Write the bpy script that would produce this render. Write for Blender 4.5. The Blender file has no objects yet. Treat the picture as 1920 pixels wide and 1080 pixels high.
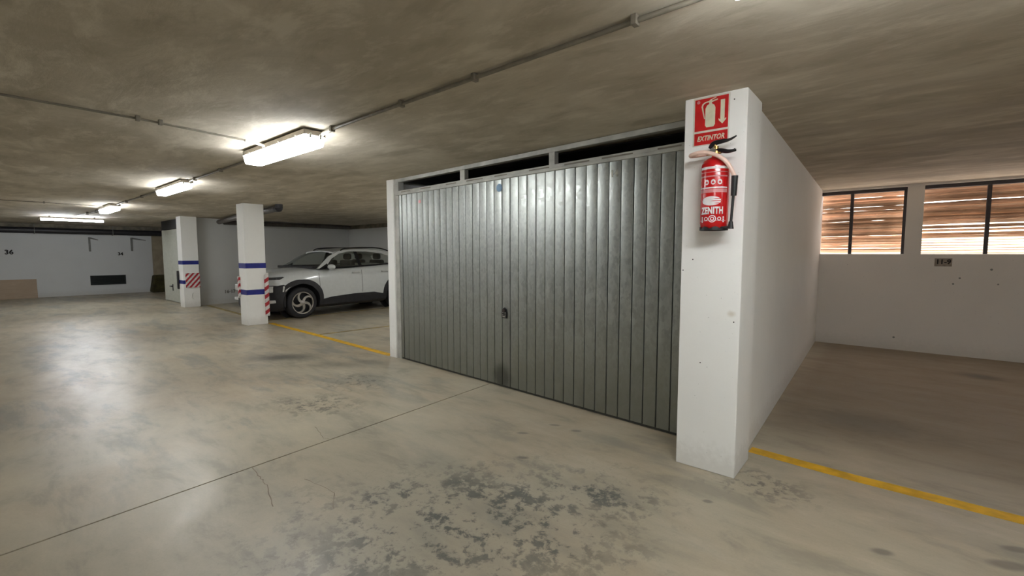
import bpy, bmesh, math, random
from mathutils import Vector, Matrix
from mathutils.bvhtree import BVHTree
random.seed(7)
R = math.radians
sc = bpy.context.scene
COL = sc.collection

# ------------------------------------------------------------------ camera, sky, exposure
CAM_F, CAM_PITCH, CAM_YAW, CAM_ROLL, CAM_H = 851.73, R(4.3626), R(40.2103), R(-0.0694), 1.4
cd = bpy.data.cameras.new('camera'); cam = bpy.data.objects.new('camera', cd); COL.objects.link(cam)
cd.sensor_width = 36.0; cd.lens = CAM_F / 1920 * 36.0; cd.clip_start = 0.02; cd.clip_end = 200
_f0 = Vector((-math.sin(CAM_YAW), math.cos(CAM_YAW), 0)); _r0 = Vector((math.cos(CAM_YAW), math.sin(CAM_YAW), 0)); _u0 = Vector((0, 0, 1))
_f = _f0 * math.cos(CAM_PITCH) - _u0 * math.sin(CAM_PITCH); _u = _u0 * math.cos(CAM_PITCH) + _f0 * math.sin(CAM_PITCH)
_r2 = _r0 * math.cos(CAM_ROLL) + _u * math.sin(CAM_ROLL); _u2 = _u * math.cos(CAM_ROLL) - _r0 * math.sin(CAM_ROLL)
cam.matrix_world = Matrix(((_r2.x, _u2.x, -_f.x, 0), (_r2.y, _u2.y, -_f.y, 0), (_r2.z, _u2.z, -_f.z, CAM_H), (0, 0, 0, 1)))
sc.camera = cam
sc.view_settings.view_transform = 'Standard'; sc.view_settings.look = 'None'
sc.view_settings.exposure = 0.86; sc.view_settings.gamma = 1.0; sc.view_settings.use_curve_mapping = False
wd = bpy.data.worlds.new('world'); sc.world = wd; wd.use_nodes = True
_wn = wd.node_tree.nodes; _bg = _wn['Background']
_sky = _wn.new('ShaderNodeTexSky'); _sky.sky_type = 'NISHITA'; _sky.sun_disc = False
_sky.sun_elevation = R(48); _sky.sun_rotation = R(20); _sky.dust_density = 3.0; _sky.air_density = 0.7; _sky.ozone_density = 0.6
wd.node_tree.links.new(_sky.outputs[0], _bg.inputs[0]); _bg.inputs[1].default_value = 0.40
sd = bpy.data.lights.new('sun', 'SUN'); sd.energy = 13.0; sd.angle = R(1.5); sd.color = (1.0, 0.9, 0.78)
sun = bpy.data.objects.new('sun', sd); COL.objects.link(sun)
sun.rotation_euler = Vector((0.75, -0.12, -0.85)).to_track_quat('-Z', 'Y').to_euler(); sun.location = (0, 12, 8)
LAMP = 24.0            # radiance of the fluorescent diffusers
try:
    sc.cycles.max_bounces = 10; sc.cycles.diffuse_bounces = 6; sc.cycles.sample_clamp_indirect = 6.0
    sc.cycles.use_denoising = True
except Exception: pass

C = 2.365              # ceiling height

# ------------------------------------------------------------------ node helper
class NB:
    def __init__(s, name):
        s.m = bpy.data.materials.new(name); s.m.use_nodes = True
        s.t = s.m.node_tree; s.n = s.t.nodes; s.L = s.t.links
        s.b = s.n['Principled BSDF']; s.out = s.n['Material Output']
        s._co = None
    def lk(s, a, inp):
        if isinstance(a, V): s.L.new(a.o, inp)
        elif hasattr(a, 'is_output'): s.L.new(a, inp)
        else: inp.default_value = a
    def co(s):
        if s._co is None: s._co = s.n.new('ShaderNodeTexCoord').outputs['Object']
        return s._co
    def xyz(s, vec=None):
        x = s.n.new('ShaderNodeSeparateXYZ'); s.L.new(vec or s.co(), x.inputs[0])
        return V(s, x.outputs[0]), V(s, x.outputs[1]), V(s, x.outputs[2])
    def math(s, op, a, b=0.0, c=0.0):
        n = s.n.new('ShaderNodeMath'); n.operation = op
        s.lk(a, n.inputs[0]); s.lk(b, n.inputs[1]); s.lk(c, n.inputs[2]); return V(s, n.outputs[0])
    def sm(s, x, a, b, lo=0.0, hi=1.0):
        n = s.n.new('ShaderNodeMapRange'); n.interpolation_type = 'SMOOTHSTEP'
        s.lk(x, n.inputs[0]); s.lk(a, n.inputs[1]); s.lk(b, n.inputs[2]); s.lk(lo, n.inputs[3]); s.lk(hi, n.inputs[4]); return V(s, n.outputs[0])
    def mapv(s, scale=(1, 1, 1), rot=(0, 0, 0), loc=(0, 0, 0), vec=None):
        n = s.n.new('ShaderNodeMapping'); s.L.new(vec or s.co(), n.inputs[0])
        n.inputs['Scale'].default_value = scale; n.inputs['Rotation'].default_value = rot; n.inputs['Location'].default_value = loc
        return n.outputs[0]
    def noise(s, scale, detail=4, rough=0.55, dist=0.0, vec=None):
        n = s.n.new('ShaderNodeTexNoise'); s.L.new(vec or s.co(), n.inputs['Vector'])
        n.inputs['Scale'].default_value = scale; n.inputs['Detail'].default_value = detail
        n.inputs['Roughness'].default_value = rough; n.inputs['Distortion'].default_value = dist
        return V(s, n.outputs[0])
    def voro(s, scale, vec=None, out='Color'):
        n = s.n.new('ShaderNodeTexVoronoi'); s.L.new(vec or s.co(), n.inputs['Vector']); n.inputs['Scale'].default_value = scale
        return V(s, n.outputs[out])
    def mix(s, f, a, b):
        n = s.n.new('ShaderNodeMix'); n.data_type = 'RGBA'
        s.lk(f, n.inputs[0])
        for v, i in ((a, 6), (b, 7)):
            if isinstance(v, tuple): n.inputs[i].default_value = (v[0], v[1], v[2], 1)
            else: s.lk(v, n.inputs[i])
        return V(s, n.outputs[2])
    def ell(s, cx, cy, rx, ry, rot=0.0, soft=0.6, warp=None):
        x, y, z = s._xyzc()
        c, n = math.cos(rot), math.sin(rot)
        dx = x - cx; dy = y - cy
        u = (dx * c + dy * n) * (1 / rx); v = (dy * c - dx * n) * (1 / ry)
        d = s.math('SQRT', u * u + v * v)
        if warp is not None: d = d + warp
        return s.sm(d, 1.0 + soft * .5, 1.0 - soft, 0.0, 1.0)
    def _xyzc(s):
        if not hasattr(s, '_x'): s._x = s.xyz()
        return s._x
    def bump(s, h, strength=0.2, dist=0.01):
        n = s.n.new('ShaderNodeBump'); s.lk(h, n.inputs['Height']); n.inputs['Strength'].default_value = strength; n.inputs['Distance'].default_value = dist
        s.L.new(n.outputs[0], s.b.inputs['Normal'])
    def set(s, **k):
        for a, v in k.items():
            i = s.b.inputs[a.replace('_', ' ')]
            if isinstance(v, tuple) and len(v) == 3: v = (*v, 1)
            s.lk(v, i)
        return s
class V:
    def __init__(s, nb, o): s.nb, s.o = nb, o
    def __add__(s, b): return s.nb.math('ADD', s, b)
    def __sub__(s, b): return s.nb.math('SUBTRACT', s, b)
    def __mul__(s, b): return s.nb.math('MULTIPLY', s, b)
    def max(s, b): return s.nb.math('MAXIMUM', s, b)

def simple(name, col, rough=0.5, metal=0.0, var=0.12, scale=14.0, bump=0.0, spec=0.5, **k):
    nb = NB(name); n = nb.noise(scale, 4)
    c2 = tuple(max(0, c * (1 - var * 2)) for c in col); c1 = tuple(min(1, c * (1 + var * .6)) for c in col)
    nb.set(Base_Color=nb.mix(nb.sm(n, .3, .7), c2, c1), Roughness=rough, Metallic=metal)
    nb.b.inputs['Specular IOR Level'].default_value = spec
    if bump: nb.bump(n, bump, .005)
    for a, v in k.items(): nb.b.inputs[a.replace('_', ' ')].default_value = v
    return nb.m
def glow(name, col, strength):
    nb = NB(name); nb.set(Base_Color=(.9, .9, .9), Roughness=.35)
    nb.b.inputs['Emission Color'].default_value = (*col, 1); nb.b.inputs['Emission Strength'].default_value = strength
    return nb.m

# ------------------------------------------------------------------ materials of the setting
def mat_floor():
    nb = NB('polished_concrete')
    big = nb.noise(.55, 5, .6, .8); med = nb.noise(2.4, 7, .66, .3, nb.mapv((.6, 1.5, 1), (0, 0, .25)))
    fine = nb.noise(9, 7, .65, .6); grain = nb.noise(90, 3, .6)
    c = nb.mix(nb.sm(big, .34, .66), (.40, .333, .236), (.40, .365, .278))
    c = nb.mix(nb.sm(med, .46, .70) * .6, c, (.50, .44, .33))
    c = nb.mix(nb.sm(med, .50, .34) * .6, c, (.245, .225, .175))
    x, y, z = nb._xyzc(); west = nb.sm(x + (big - .5) * 2, -2.9, -4.3, .35, 1.0)
    c = nb.mix(west * nb.sm(nb.noise(1.3, 7, .68, .25, nb.mapv((.5, 1.6, 1), (0, 0, -.35), (3, 5, 0))), .51, .64) * .75, c, (.235, .232, .20))
    c = nb.mix(nb.sm(fine, .56, .75) * .22, c, (.27, .26, .22))
    # dirtier parking bay on the right
    x, y, z = nb._xyzc()
    bay = nb.sm(x, -1.0, -.6) * nb.sm(y, 3.3, 4.6)
    c = nb.mix(bay * .7, c, (.25, .195, .135))
    # dark blotchy oil patches
    w = (nb.noise(3.0, 6, .7, .8) - .5) * 1.6
    patch = nb.ell(-1.62, 1.62, 1.05, .66, .9, .9, w)
    patch = patch.max(nb.ell(-1.30, 2.25, .42, .22, .5, .9, w)).max(nb.ell(-2.15, 1.5, .35, .22, 1.1, .9, w))
    blot = nb.sm(nb.noise(13, 9, .72, .25) + (nb.noise(3.2, 4, .6, .2, nb.mapv(loc=(4, 2, 0))) - .5) * .55, .49, .60)
    c = nb.mix(patch * .35, c, (.33, .315, .26))
    c = nb.mix(patch * blot * .92, c, (.085, .09, .082))
    sp = nb.ell(-6.3, 2.6, .55, .22, .75, .9, w * .5).max(nb.ell(-5.3, 2.9, .45, .16, .6, .9, w * .5) * .55)
    sp = sp.max(nb.ell(-4.05, 1.95, .5, .32, .4, .9, w) * blot).max(nb.ell(-4.5, 2.6, .5, .3, .4, .9, w) * blot)
    sp = sp.max(nb.ell(-5.1, 3.25, .35, .13, .3, .9, w) * .7)
    sp = sp.max(nb.ell(.80, 7.28, .2, .16, 0, .9, w * .5)).max(nb.ell(-.2, 4.6, .5, .35, .3, .9, w) * .6).max(nb.ell(-.55, 3.0, .28, .22, .3, .9, w) * blot)
    for (px, py, rx, ry) in ((-2.166, 2.689, .05, .022), (-1.87, 2.994, .045, .025), (-2.07, 2.987, .05, .02), (-1.898, 2.356, .04, .02),
                             (.50, 3.105, .07, .03), (.45, 2.92, .09, .04), (.016, 2.674, .05, .03), (-.75, 2.6, .03, .02)):
        sp = sp.max(nb.ell(px, py, rx, ry, .5, .5, w * .3) * .8)
    c = nb.mix(sp * .8, c, (.10, .097, .085))
    c = nb.mix(nb.sm(grain, .4, .8) * .12, c, (.18, .165, .13))
    nb.set(Base_Color=c, Roughness=nb.sm(med + (fine - .5) * .6, .25, .8, .43, .31) + patch * .1 + bay * .25)
    nb.b.inputs['Specular IOR Level'].default_value = .55
    nb.bump(nb.noise(1.6, 3, .5) + fine * .06, .12, .03)
    return nb.m
def mat_ceiling():
    nb = NB('raw_concrete_ceiling')
    big = nb.noise(.9, 6, .62, .9, nb.mapv((.7, 1.3, 1), (0, 0, .1))); med = nb.noise(3.0, 6, .64, .35, nb.mapv((.6, 1.5, 1), (0, 0, .2)))
    x, y, z = nb._xyzc()
    band = nb.math('SINE', y * 7.5 + (nb.noise(.8, 3) - .5) * 5.0)
    right = nb.sm(x, -1.5, .3) * nb.sm(y, 2.5, 4.5)
    c = nb.mix(nb.sm(big, .36, .66), (.43, .385, .305), (.57, .52, .425))
    c = nb.mix(nb.sm(med, .50, .66) * .55, c, (.70, .65, .55))
    c = nb.mix(nb.sm(med, .48, .32) * .50, c, (.33, .29, .22))
    c = nb.mix(nb.sm(nb.noise(6.0, 7, .68, .2, nb.mapv((.7, 1.5, 1), (0, 0, .3), (7, 1, 0))), .54, .68) * .30, c, (.68, .64, .55))
    c = nb.mix(nb.sm(band, .3, 1.0) * right * .45, c, (.34, .295, .245))
    nb.set(Base_Color=c, Roughness=.85)
    nb.b.inputs['Specular IOR Level'].default_value = .25
    nb.bump(med + nb.noise(40, 3) * .15 + band * right * .15, .22, .02)
    return nb.m
def mat_plaster(name, col, dirt=(.50, .48, .43), rough=.75):
    nb = NB(name); x, y, z = nb._xyzc()
    a = nb.noise(1.8, 5, .6); b = nb.noise(26, 5, .65); s = nb.noise(70, 2, .5)
    c = nb.mix(nb.sm(a, .35, .75) * .35, col, tuple(v * .9 for v in col))
    c = nb.mix(nb.sm(s, .735, .79) * .7, c, (.16, .15, .13))
    c = nb.mix(nb.sm(z + (b - .5) * .25, .22, .02) * .35, c, dirt)
    d = nb.math('SQRT', (x + .755) * (x + .755) * 900 + (z - 1.03) * (z - 1.03) * 1300 + (y - 2.968) * (y - 2.968) * 9000)
    c = nb.mix(nb.sm(d + (b - .5) * .8, 1.0, .1) * .5, c, (.52, .45, .33))
    nb.set(Base_Color=c, Roughness=rough); nb.b.inputs['Specular IOR Level'].default_value = .3
    nb.bump(b + nb.noise(6, 4) * .8, .12, .008)
    return nb.m
M = {}
M['floor'] = mat_floor(); M['ceiling'] = mat_ceiling()
M['white'] = mat_plaster('white_plaster', (.88, .88, .85))
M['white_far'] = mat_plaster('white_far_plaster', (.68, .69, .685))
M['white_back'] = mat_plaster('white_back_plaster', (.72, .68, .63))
M['bare'] = simple('bare_concrete', (.25, .22, .165), .9, var=.2, scale=5, bump=.2)
M['garage_shade'] = simple('garage_interior_shade', (.06, .058, .055), .95, var=.2, scale=6, bump=.2)  # near-black colour standing in for the shade inside the garage
M['joint'] = simple('joint_filler', (.06, .055, .045), .9)
M['crack'] = simple('crack_dirt', (.26, .22, .17), .9)
M['yellow'] = simple('yellow_floor_paint', (.74, .42, .012), .5, var=.14, scale=9)
M['yellow_worn'] = simple('worn_yellow_paint', (.36, .27, .09), .55, var=.28, scale=5)
M['blue'] = simple('blue_paint', (.012, .02, .23), .5)
M['red'] = simple('red_print', (.60, .012, .012), .4, var=.08)
M['red_paint'] = simple('red_enamel', (.55, .008, .010), .18, var=.05, spec=.7)
M['tape_red'] = simple('red_tape', (.42, .02, .03), .5)
M['tape_white'] = simple('white_tape', (.72, .70, .68), .5)
M['cream_print'] = simple('photoluminescent_print', (.72, .70, .52), .45, var=.05)
M['sign_edge'] = simple('sign_plastic', (.70, .69, .60), .4, var=.05)
M['white_print'] = simple('white_print', (.80, .74, .74), .4, var=.05)
M['pink_print'] = simple('faded_print', (.62, .24, .25), .4, var=.1)
M['black'] = simple('black_rubber', (.012, .012, .013), .5)
M['black_gloss'] = simple('black_plastic', (.010, .010, .012), .3)
M['dark_metal'] = simple('dark_bronze_metal', (.030, .020, .020), .5, var=.1)
M['brass'] = simple('brass', (.50, .34, .12), .35, 1.0)
M['steel'] = simple('steel', (.55, .55, .54), .35, 1.0)
M['hose'] = simple('pale_pink_hose', (.86, .62, .52), .3, var=.05)
M['pipe_dark'] = simple('dark_drain_pipe', (.022, .020, .024), .45)
M['pipe_brown'] = simple('grey_brown_drain_pipe', (.115, .10, .09), .5, var=.15)
M['conduit'] = simple('grey_conduit', (.20, .18, .14), .5)
M['conduit_light'] = simple('cream_conduit_sleeve', (.62, .58, .48), .5)
M['lamp_body'] = simple('grey_polycarbonate', (.42, .37, .31), .5, var=.06)
M['clip'] = simple('clear_clip', (.75, .76, .72), .3)
M['diffuser'] = glow('lit_diffuser', (.965, .985, 1.0), LAMP)
M['diffuser_cool'] = glow('lit_cool_tube', (.90, .94, 1.0), LAMP * 3.6)
M['frame'] = simple('pale_painted_steel', (.46, .46, .42), .5, .1, var=.14, scale=5)
M['door_cream'] = simple('cream_door_paint', (.50, .51, .44), .5, var=.05)
M['beige'] = simple('beige_panel', (.38, .32, .22), .6, var=.1, scale=4)
M['olive'] = simple('olive_fabric', (.055, .047, .012), .9, var=.25, scale=8, bump=.3)
M['vent'] = simple('vent_dark_metal', (.012, .016, .015), .5)
M['plate'] = simple('number_plate_paint', (.30, .25, .20), .6, var=.15, scale=20)
M['ink'] = simple('black_ink', (.02, .017, .015), .7)
M['bracket'] = simple('grey_bracket', (.22, .22, .20), .5)
M['sticker_blue'] = simple('blue_sticker', (.18, .33, .50), .45)
M['sticker_red'] = simple('pale_red_sticker', (.68, .30, .30), .5)
M['sticker_pale'] = simple('pale_sticker', (.55, .55, .48), .5)
def mat_galv():
    nb = NB('galvanised_steel'); tc = nb.n.new('ShaderNodeTexCoord'); tc.name = 'door_space'; nb._co = tc.outputs['Object']
    v = nb.voro(55, nb.mapv((1, 1, .6))); sx = nb.n.new('ShaderNodeSeparateColor'); nb.L.new(v.o, sx.inputs[0]); sp = V(nb, sx.outputs[0])
    a = nb.noise(2.5, 6, .65, .8); b = nb.noise(1.1, 4, .6)
    x, y, z = nb._xyzc()
    c = nb.mix(sp, (.335, .355, .335), (.43, .45, .425))
    c = nb.mix(nb.sm(a, .5, .75) * .35, c, (.27, .285, .26))
    dirt = nb.sm(z + (b - .5) * .8, 1.2, .0)
    c = nb.mix(dirt * .6, c, (.19, .19, .15))
    d = nb.math('SQRT', (x - 1.90) * (x - 1.90) * 40 + (z - .10) * (z - .10) * 30) + (a - .5) * .8
    c = nb.mix(nb.sm(d, 1.1, .3) * .6, c, (.05, .048, .04))
    nb.set(Base_Color=c, Metallic=.93, Roughness=nb.sm(sp + (a - .5) * .6, 0, 1, .35, .49) + dirt * .10)
    nb.bump(sp * .3 + a, .10, .004)
    return nb.m
M['galv'] = mat_galv()
M['galv_dark'] = simple('dark_steel', (.05, .05, .042), .7, .3)  # one even dark tone behind the grooves and under the panels
def mat_wood(name, c1, c2, sc_=(.7, 10, 10), transl=0.0, rough=.7):
    nb = NB(name); a = nb.noise(6, 6, .65, 1.5, nb.mapv(sc_)); b = nb.noise(2.2, 3, .5)
    oi = nb.n.new('ShaderNodeObjectInfo'); rnd = V(nb, oi.outputs['Random'])
    c = nb.mix(nb.sm(a + (b - .5) * .6 + (rnd - .5) * .45, .25, .8), c1, c2)
    nb.set(Base_Color=c, Roughness=rough); nb.b.inputs['Specular IOR Level'].default_value = .3
    nb.bump(a, .3, .004)
    if transl:
        t = nb.n.new('ShaderNodeBsdfTranslucent'); nb.lk(c, t.inputs[0]); mx = nb.n.new('ShaderNodeMixShader'); mx.inputs[0].default_value = transl
        nb.L.new(nb.b.outputs[0], mx.inputs[1]); nb.L.new(t.outputs[0], mx.inputs[2]); nb.L.new(mx.outputs[0], nb.out.inputs[0])
    return nb.m
M['slat'] = mat_wood('weathered_slat_wood', (.27, .175, .11), (.66, .47, .33), transl=.22)
M['slat_b'] = mat_wood('pale_slat_wood', (.46, .31, .20), (.80, .60, .45), transl=.28)
M['board'] = mat_wood('pale_board_wood', (.44, .34, .245), (.58, .46, .35), (10, .7, 10))
M['car_white'] = simple('white_car_paint', (.60, .62, .61), .25, var=.02, spec=.6, Coat_Weight=.5)
M['cladding'] = simple('black_cladding', (.020, .019, .022), .55)
M['tyre'] = simple('tyre_rubber', (.016, .015, .017), .7)
M['alloy'] = simple('silver_alloy', (.50, .47, .43), .35, .8)
M['lens'] = simple('headlamp_lens', (.62, .62, .60), .15)
M['silver'] = simple('silver_plastic', (.58, .58, .56), .35)
M['drl'] = simple('smoked_lens', (.06, .06, .06), .2)
M['seat'] = simple('dark_seat_cloth', (.02, .019, .02), .8)
M['plate_white'] = simple('plate_white', (.7, .7, .68), .4)
def mat_glass():
    nb = NB('tinted_glass')
    tr = nb.n.new('ShaderNodeBsdfTransparent'); tr.inputs[0].default_value = (.93, .95, .935, 1)
    gl = nb.n.new('ShaderNodeBsdfGlossy'); gl.inputs['Roughness'].default_value = .03; gl.inputs[0].default_value = (.9, .9, .9, 1)
    mx = nb.n.new('ShaderNodeMixShader'); mx.inputs[0].default_value = .07; nb.L.new(tr.outputs[0], mx.inputs[1]); nb.L.new(gl.outputs[0], mx.inputs[2])
    nb.L.new(mx.outputs[0], nb.out.inputs[0]); return nb.m
M['glass'] = mat_glass()
M['ground'] = simple('outdoor_paving', (.62, .55, .50), .9, var=.1, scale=2)
M['outwall'] = simple('outdoor_render', (.80, .72, .68), .9, var=.08, scale=2)

# ------------------------------------------------------------------ geometry helpers
WM = {}
def bx(bm, lo, hi, mat=None, bevel=0.0):
    lo = Vector(lo); hi = Vector(hi); c = (lo + hi) / 2; s = hi - lo
    m = Matrix.Translation(c) @ Matrix.Diagonal((s.x, s.y, s.z, 1))
    if mat: m = mat @ m
    r = bmesh.ops.create_cube(bm, size=1.0, matrix=m)
    if bevel:
        es = set(e for v in r['verts'] for e in v.link_edges)
        bmesh.ops.bevel(bm, geom=list(es), offset=bevel, segments=2, affect='EDGES', profile=.5)
def cyl(bm, p0, p1, r, n=16, r2=None):
    p0 = Vector(p0); p1 = Vector(p1); d = p1 - p0
    q = d.to_track_quat('Z', 'Y').to_matrix().to_4x4()
    bmesh.ops.create_cone(bm, cap_ends=True, segments=n, radius1=r, radius2=r if r2 is None else r2, depth=d.length, matrix=Matrix.Translation((p0 + p1) / 2) @ q)
def tube(bm, pts, r, n=10, closed=False):
    pts = [Vector(p) for p in pts]; rings = []; up = None
    rs = r if isinstance(r, (list, tuple)) else [r] * len(pts)
    for i, p in enumerate(pts):
        a = pts[max(0, i - 1)]; b = pts[min(len(pts) - 1, i + 1)]
        if closed: a = pts[i - 1]; b = pts[(i + 1) % len(pts)]
        t = (b - a).normalized()
        if up is None: up = Vector((0, 0, 1)) if abs(t.z) < .9 else Vector((1, 0, 0))
        s = t.cross(up).normalized(); u = s.cross(t).normalized(); up = u
        rings.append([bm.verts.new(p + (s * math.cos(k * 2 * math.pi / n) + u * math.sin(k * 2 * math.pi / n)) * rs[i]) for k in range(n)])
    m = len(rings)
    for i in range(m if closed else m - 1):
        for k in range(n):
            A = rings[i]; B = rings[(i + 1) % m]
            bm.faces.new((A[k], A[(k + 1) % n], B[(k + 1) % n], B[k]))
    if not closed:
        bm.faces.new(rings[0][::-1]); bm.faces.new(rings[-1])
def smoothpts(pts, k=6):
    pts = [Vector(p) for p in pts]; P = [pts[0]] + pts + [pts[-1]]; out = []
    for i in range(1, len(P) - 2):
        a, b, c, d = P[i - 1:i + 3]
        for j in range(k):
            t = j / k
            out.append(.5 * ((2 * b) + (c - a) * t + (2 * a - 5 * b + 4 * c - d) * t * t + (3 * b - a - 3 * c + d) * t ** 3))
    out.append(pts[-1]); return out
def lathe(bm, prof, n=32, mat=Matrix()):
    rings = []
    for r, z in prof:
        if r < 1e-6: rings.append([bm.verts.new(mat @ Vector((0, 0, z)))])
        else: rings.append([bm.verts.new(mat @ Vector((r * math.cos(2 * math.pi * k / n), r * math.sin(2 * math.pi * k / n), z))) for k in range(n)])
    for A, B in zip(rings, rings[1:]):
        for k in range(n):
            k2 = (k + 1) % n
            if len(A) == 1 and len(B) == 1: continue
            if len(A) == 1: bm.faces.new((A[0], B[k], B[k2]))
            elif len(B) == 1: bm.faces.new((A[k], A[k2], B[0]))
            else: bm.faces.new((A[k], A[k2], B[k2], B[k]))
def prism(bm, poly, fr, h):
    """poly: list of 2-D points; fr: function (u, v, w) -> point; extruded from w=0 to w=h"""
    a = [bm.verts.new(fr(u, v, 0)) for u, v in poly]; b = [bm.verts.new(fr(u, v, h)) for u, v in poly]
    bm.faces.new(a[::-1]); bm.faces.new(b)
    n = len(poly)
    for i in range(n): bm.faces.new((a[i], a[(i + 1) % n], b[(i + 1) % n], b[i]))
def obj(name, bm, mat, parent=None, smooth=False, kind=None, local=False, label=None, angle=None):
    """links one mesh object; geometry is given in world space unless local=True"""
    me = bpy.data.meshes.new(name)
    bmesh.ops.recalc_face_normals(bm, faces=bm.faces)
    if parent is not None and not local: bm.transform(WM[parent].inverted())
    bm.to_mesh(me); bm.free()
    me.materials.append(mat if not isinstance(mat, str) else M[mat])
    if smooth or angle is not None:
        me.polygons.foreach_set('use_smooth', [True] * len(me.polygons))
        try: me.set_sharp_from_angle(angle=R(angle or 40))
        except Exception: pass
    o = bpy.data.objects.new(name, me); COL.objects.link(o)
    if parent is not None: o.parent = parent; WM[o] = WM[parent]
    else: WM[o] = Matrix()
    if kind: o['kind'] = kind
    if label: o['label'] = label
    return o
def inst(name, me, parent, loc=(0, 0, 0), rot=(0, 0, 0), scale=(1, 1, 1)):
    o = bpy.data.objects.new(name, me); COL.objects.link(o); o.parent = parent
    o.location = loc; o.rotation_euler = rot; o.scale = scale; return o
def thing(name, label, cat, loc=(0, 0, 0), rotz=0.0, group=None, kind=None):
    o = bpy.data.objects.new(name, None); COL.objects.link(o); o.empty_display_size = .1
    o.location = loc; o.rotation_euler = (0, 0, rotz)
    WM[o] = Matrix.Translation(loc) @ Matrix.Rotation(rotz, 4, 'Z')
    if label: o['label'] = label
    if cat: o['category'] = cat
    if group: o['group'] = group
    if kind: o['kind'] = kind
    return o
def tag(o, label, cat, group=None):
    o['label'] = label; o['category'] = cat
    if group: o['group'] = group
    return o
def textbm(txt, size, fr, depth=.001, shear=0.0, bold=0.0, xs=1.0, spacing=1.0, warp=None):
    """lettering as a mesh: fr(u, v, w) maps the flat text plane to a point; centred on (0, 0)"""
    cu = bpy.data.curves.new('lettering', 'FONT'); cu.body = txt; cu.size = size; cu.align_x = 'CENTER'; cu.align_y = 'CENTER'
    cu.shear = shear; cu.offset = bold; cu.extrude = 0; cu.space_character = spacing; cu.resolution_u = 3; cu.fill_mode = 'FRONT'
    to = bpy.data.objects.new('lettering', cu); COL.objects.link(to); bpy.context.view_layer.update()
    me = bpy.data.meshes.new_from_object(to); bpy.data.objects.remove(to); bpy.data.curves.remove(cu)
    bm = bmesh.new(); bm.from_mesh(me); bpy.data.meshes.remove(me)
    if warp:
        for _ in range(2):
            bmesh.ops.subdivide_edges(bm, edges=[e for e in bm.edges if e.calc_length() > warp], cuts=1)
    r = bmesh.ops.extrude_face_region(bm, geom=bm.faces[:])
    top = set(v for v in r['geom'] if isinstance(v, bmesh.types.BMVert))
    for v in bm.verts: v.co = Vector(fr(v.co.x * xs, v.co.y, depth if v in top else 0.0))
    return bm
def planeY(x0, y0, z0, sx=1):      # a frame on a wall facing -Y
    return lambda u, v, w: Vector((x0 + u, y0 - w, z0 + v))
def planeX(x0, y0, z0):            # a frame on a wall facing +X (reading left to right = +Y)
    return lambda u, v, w: Vector((x0 + w, y0 + u, z0 + v))

# ------------------------------------------------------------------ the setting
b = bmesh.new(); bx(b, (-23.5, -4.6, -.3), (7.2, 9.2, -.016)); floor = obj('floor', b, 'joint', kind='structure')
jx = lambda y: -3.12 - .0476 * y
b = bmesh.new(); prism(b, [(-23.5, -4.6), (jx(-4.6) - .007, -4.6), (jx(9.2) - .007, 9.2), (-23.5, 9.2)], lambda u, v, w: (u, v, -.018 + w), .018); obj('slab', b, 'floor', floor)
b = bmesh.new(); prism(b, [(jx(-4.6) + .006, -4.6), (7.2, -4.6), (7.2, 9.2), (jx(9.2) + .006, 9.2)], lambda u, v, w: (u, v, -.018 + w), .018); obj('slab', b, 'floor', floor)
def ribbon(pts, w, z=.0006, j=.006):
    b = bmesh.new(); P = []
    for (x0, y0), (x1, y1) in zip(pts, pts[1:]):
        n = 7
        for k in range(n): t = k / n; P.append(Vector((x0 + (x1 - x0) * t + random.uniform(-j, j), y0 + (y1 - y0) * t + random.uniform(-j, j), z)))
    P.append(Vector((*pts[-1], z))); prev = None
    for i, p in enumerate(P):
        d = (P[min(i + 1, len(P) - 1)] - P[max(0, i - 1)]).normalized(); s = Vector((-d.y, d.x, 0)) * w * (.5 + random.random() * .7) * .5
        cur = (b.verts.new(p - s), b.verts.new(p + s))
        if prev: b.faces.new((prev[0], cur[0], cur[1], prev[1]))
        prev = cur
    return b
obj('crack', ribbon([(-3.157, 1.104), (-2.958, 1.077), (-2.832, 1.065), (-2.577, .992)], .006), 'crack', floor)
obj('crack', ribbon([(-3.541, 1.706), (-3.259, 1.637), (-3.22, 1.66)], .004), 'crack', floor)
obj('crack', ribbon([(-2.75, 1.25), (-2.45, 1.29), (-2.3, 1.2)], .004), 'crack', floor)
def line(pts, w, mat):
    b = bmesh.new(); prev = None; P = [Vector((x, y, 0)) for x, y in pts]
    for i, p in enumerate(P):
        d = (P[min(i + 1, len(P) - 1)] - P[max(0, i - 1)]).normalized(); s = Vector((-d.y, d.x, 0)) * w * .5
        cur = [b.verts.new(p - s + Vector((0, 0, z))) for z in (0, .0015)] + [b.verts.new(p + s + Vector((0, 0, z))) for z in (.0015, 0)]
        if prev:
            for k in range(4): b.faces.new((prev[k], prev[(k + 1) % 4], cur[(k + 1) % 4], cur[k]))
        else: b.faces.new(cur)
        prev = cur
    b.faces.new(prev[::-1]); return obj('painted_line', b, mat, floor)
line([(-.735, 3.505), (-.14, 3.466), (.575, 3.472), (3.0, 3.40), (6.4, 3.30)], .105, 'yellow')
line([(-5.26, 3.64), (-7.5, 3.74), (-9.58, 3.80)], .10, 'yellow')
line([(-9.92, 3.85), (-12.4, 3.96), (-14.2, 4.03)], .10, 'yellow_worn')
line([(-7.58, 3.80), (-7.44, 5.07), (-7.2, 8.5)], .09, 'yellow_worn')
line([(-10.04, 3.9), (-10.0, 5.2), (-9.9, 8.5)], .09, 'yellow_worn')
b = bmesh.new(); bx(b, (-23.5, -4.6, C), (7.2, 8.75, C + .3)); ceiling = obj('ceiling', b, 'ceiling', kind='structure')

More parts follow.
